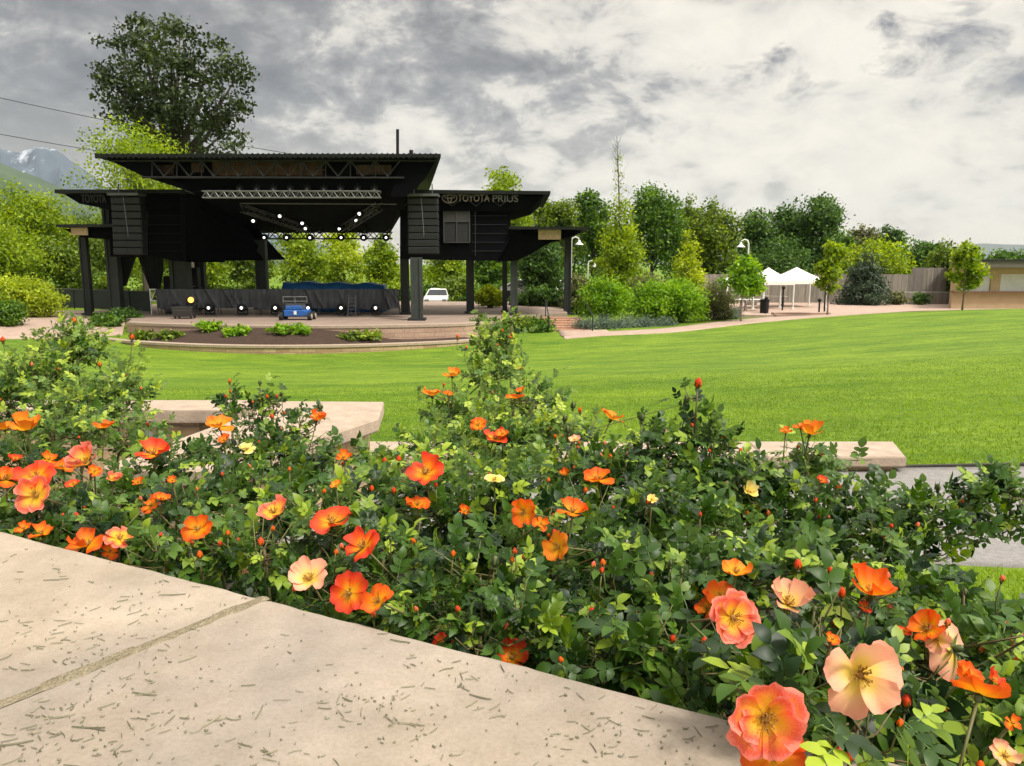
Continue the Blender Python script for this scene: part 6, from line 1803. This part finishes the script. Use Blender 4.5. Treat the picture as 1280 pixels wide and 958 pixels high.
SUNV = Vector((.45, -.35, .82)).normalized()
su = bpy.data.lights.new('sun', 'SUN'); so = bpy.data.objects.new('sun', su); COL.objects.link(so)
so.rotation_euler = SUNV.to_track_quat('Z', 'Y').to_euler()
su.energy = SUN_E; su.angle = R(10); su.color = (1, .94, .84)

w = bpy.data.worlds.new('World'); SC.world = w; w.use_nodes = True; w.cycles.sampling_method = 'NONE'
nt = w.node_tree; N = nt.nodes; L = nt.links; N.clear()
out = N.new('ShaderNodeOutputWorld'); bg = N.new('ShaderNodeBackground'); bg2 = N.new('ShaderNodeBackground'); mixs = N.new('ShaderNodeMixShader')
sky = N.new('ShaderNodeTexSky'); sky.sky_type = 'NISHITA'; sky.sun_disc = False; sky.sun_elevation = math.asin(SUNV.z); sky.sun_rotation = math.atan2(SUNV.x, SUNV.y)
L.new(sky.outputs[0], bg.inputs[0]); bg.inputs[1].default_value = .1
tc = N.new('ShaderNodeTexCoord'); sx = N.new('ShaderNodeSeparateXYZ'); L.new(tc.outputs['Generated'], sx.inputs[0])
def M(op, a=None, b=None, c=None, clamp=False):
    m = N.new('ShaderNodeMath'); m.operation = op; m.use_clamp = clamp
    for i, v in enumerate((a, b, c)):
        if v is None: continue
        if isinstance(v, (int, float)): m.inputs[i].default_value = v
        else: L.new(v, m.inputs[i])
    return m.outputs[0]
zc_ = M('ADD', M('MAXIMUM', sx.outputs[2], 0), .42)
cb = N.new('ShaderNodeCombineXYZ'); L.new(M('DIVIDE', sx.outputs[0], zc_), cb.inputs[0]); L.new(M('DIVIDE', sx.outputs[1], zc_), cb.inputs[1])
def nz(sc_, det, rough=.55, off=(0, 0, 0), dist=0, st=(1, 1, 1)):
    mp = N.new('ShaderNodeMapping'); mp.inputs['Location'].default_value = off; mp.inputs['Scale'].default_value = st; L.new(cb.outputs[0], mp.inputs[0])
    n = N.new('ShaderNodeTexNoise'); n.inputs['Scale'].default_value = sc_; n.inputs['Detail'].default_value = det; n.inputs['Roughness'].default_value = rough; n.inputs['Distortion'].default_value = dist; L.new(mp.outputs[0], n.inputs[0]); return n.outputs[0]
big_ = nz(2.0, 4, .55, (3.1, 1.7, 0), .2); med = nz(5.5, 7, .62, (7.3, 2.2, 0), .35); fin = nz(13, 6, .62, (1.3, 9.1, 0), .3)
lr = M('MULTIPLY', sx.outputs[0], SKY_LR)
v = M('ADD', M('ADD', M('MULTIPLY', big_, .36), M('MULTIPLY', med, .56)), M('MULTIPLY', fin, .22)); v = M('SUBTRACT', v, .07)
v = M('ADD', v, lr)
dirn = N.new('ShaderNodeVectorMath'); dirn.operation = 'NORMALIZE'; L.new(tc.outputs['Generated'], dirn.inputs[0])
q_dark = 0
def bank(px, py, rad, amt, sq=1.8):
    """a bank of broken dark cloud (amt > 0) or a brighter opening (amt < 0) in one direction of the sky"""
    global v, q_dark
    d = (P(px, py, 100) - Vector((0, 0, CZ))).normalized()
    sb = N.new('ShaderNodeVectorMath'); sb.operation = 'SUBTRACT'; L.new(dirn.outputs[0], sb.inputs[0]); sb.inputs[1].default_value = d
    ml = N.new('ShaderNodeVectorMath'); ml.operation = 'MULTIPLY'; L.new(sb.outputs[0], ml.inputs[0]); ml.inputs[1].default_value = (1, 1, sq)
    ln = N.new('ShaderNodeVectorMath'); ln.operation = 'LENGTH'; L.new(ml.outputs[0], ln.inputs[0])
    q = M('SUBTRACT', 1, M('DIVIDE', ln.outputs['Value'], rad / F), clamp=True)
    if amt > 0: q_dark = M('MAXIMUM', q_dark, M('MULTIPLY', M('SMOOTH_MIN', q, .55, .3), amt))
    else: v = M('MULTIPLY_ADD', M('SMOOTH_MIN', q, .6, .3), -amt, v)
for args in BANKS: bank(*args)
cr = N.new('ShaderNodeValToRGB'); e = cr.color_ramp.elements
e[0].position = SKYR[0][0]; e[0].color = (*SKYR[0][1], 1); e[1].position = SKYR[-1][0]; e[1].color = (*SKYR[-1][1], 1)
for p_, c_ in SKYR[1:-1]:
    q = e.new(p_); q.color = (*c_, 1)
L.new(v, cr.inputs[0])
# torn dark scud in front of the pale layer
tn = M('ADD', M('ADD', M('MULTIPLY', nz(7.5, 7, .6, (4.4, 5.1, 0), .5), .65), M('MULTIPLY', fin, .35)), q_dark)
dm = M('MULTIPLY_ADD', tn, 8, -5.5, clamp=True)
sc_mix = N.new('ShaderNodeMix'); sc_mix.data_type = 'RGBA'; L.new(M('MULTIPLY', dm, M('MULTIPLY_ADD', M('ADD', M('MULTIPLY', med, .5), M('MULTIPLY', fin, .5)), 3.0, -.68, clamp=True)), sc_mix.inputs[0]); L.new(cr.outputs[0], sc_mix.inputs[6]); sc_mix.inputs[7].default_value = (.145, .148, .165, 1)
# overcast luminance distribution: brighter overhead than at the horizon
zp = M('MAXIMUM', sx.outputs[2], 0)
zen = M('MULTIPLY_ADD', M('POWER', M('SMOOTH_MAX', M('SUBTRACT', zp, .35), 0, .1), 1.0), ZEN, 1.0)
# warm pale band low on the horizon
hz = M('POWER', M('SUBTRACT', 1, M('MINIMUM', M('MULTIPLY', zp, 5.0), 1)), 1.5)
mh = N.new('ShaderNodeMix'); mh.data_type = 'RGBA'; L.new(M('MULTIPLY', hz, .7), mh.inputs[0]); L.new(sc_mix.outputs[2], mh.inputs[6]); mh.inputs[7].default_value = (*HORZ, 1)
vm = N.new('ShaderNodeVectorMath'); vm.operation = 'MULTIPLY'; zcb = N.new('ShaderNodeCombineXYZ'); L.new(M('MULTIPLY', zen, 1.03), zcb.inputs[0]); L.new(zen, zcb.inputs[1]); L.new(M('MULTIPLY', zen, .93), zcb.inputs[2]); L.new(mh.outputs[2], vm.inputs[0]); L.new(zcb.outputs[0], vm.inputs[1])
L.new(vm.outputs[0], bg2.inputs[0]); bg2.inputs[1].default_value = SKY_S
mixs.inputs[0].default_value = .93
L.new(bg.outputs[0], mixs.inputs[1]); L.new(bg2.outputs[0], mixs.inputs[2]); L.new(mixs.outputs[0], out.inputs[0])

if HAZE:
    b = MB(); b.box((0, 2500, 340), (14000, 12200, 700)); hzo = b.build('haze', None)
    hm, nt2, N2, L2 = new_mat('haze_air'); o2 = N2.new('ShaderNodeOutputMaterial'); pv = N2.new('ShaderNodeVolumePrincipled')
    pv.inputs['Color'].default_value = (.72, .82, .93, 1); pv.inputs['Density'].default_value = HAZE; pv.inputs['Anisotropy'].default_value = .0
    L2.new(pv.outputs[0], o2.inputs['Volume']); hzo.data.materials.clear(); hzo.data.materials.append(hm); tag(hzo, kind='stuff')

SC.view_settings.view_transform = 'Standard'; SC.view_settings.look = 'None'; SC.view_settings.exposure = EXPO; SC.view_settings.gamma = 1
SC.cycles.max_bounces = 5; SC.cycles.diffuse_bounces = 3; SC.cycles.glossy_bounces = 2; SC.cycles.transmission_bounces = 3; SC.cycles.volume_bounces = 0
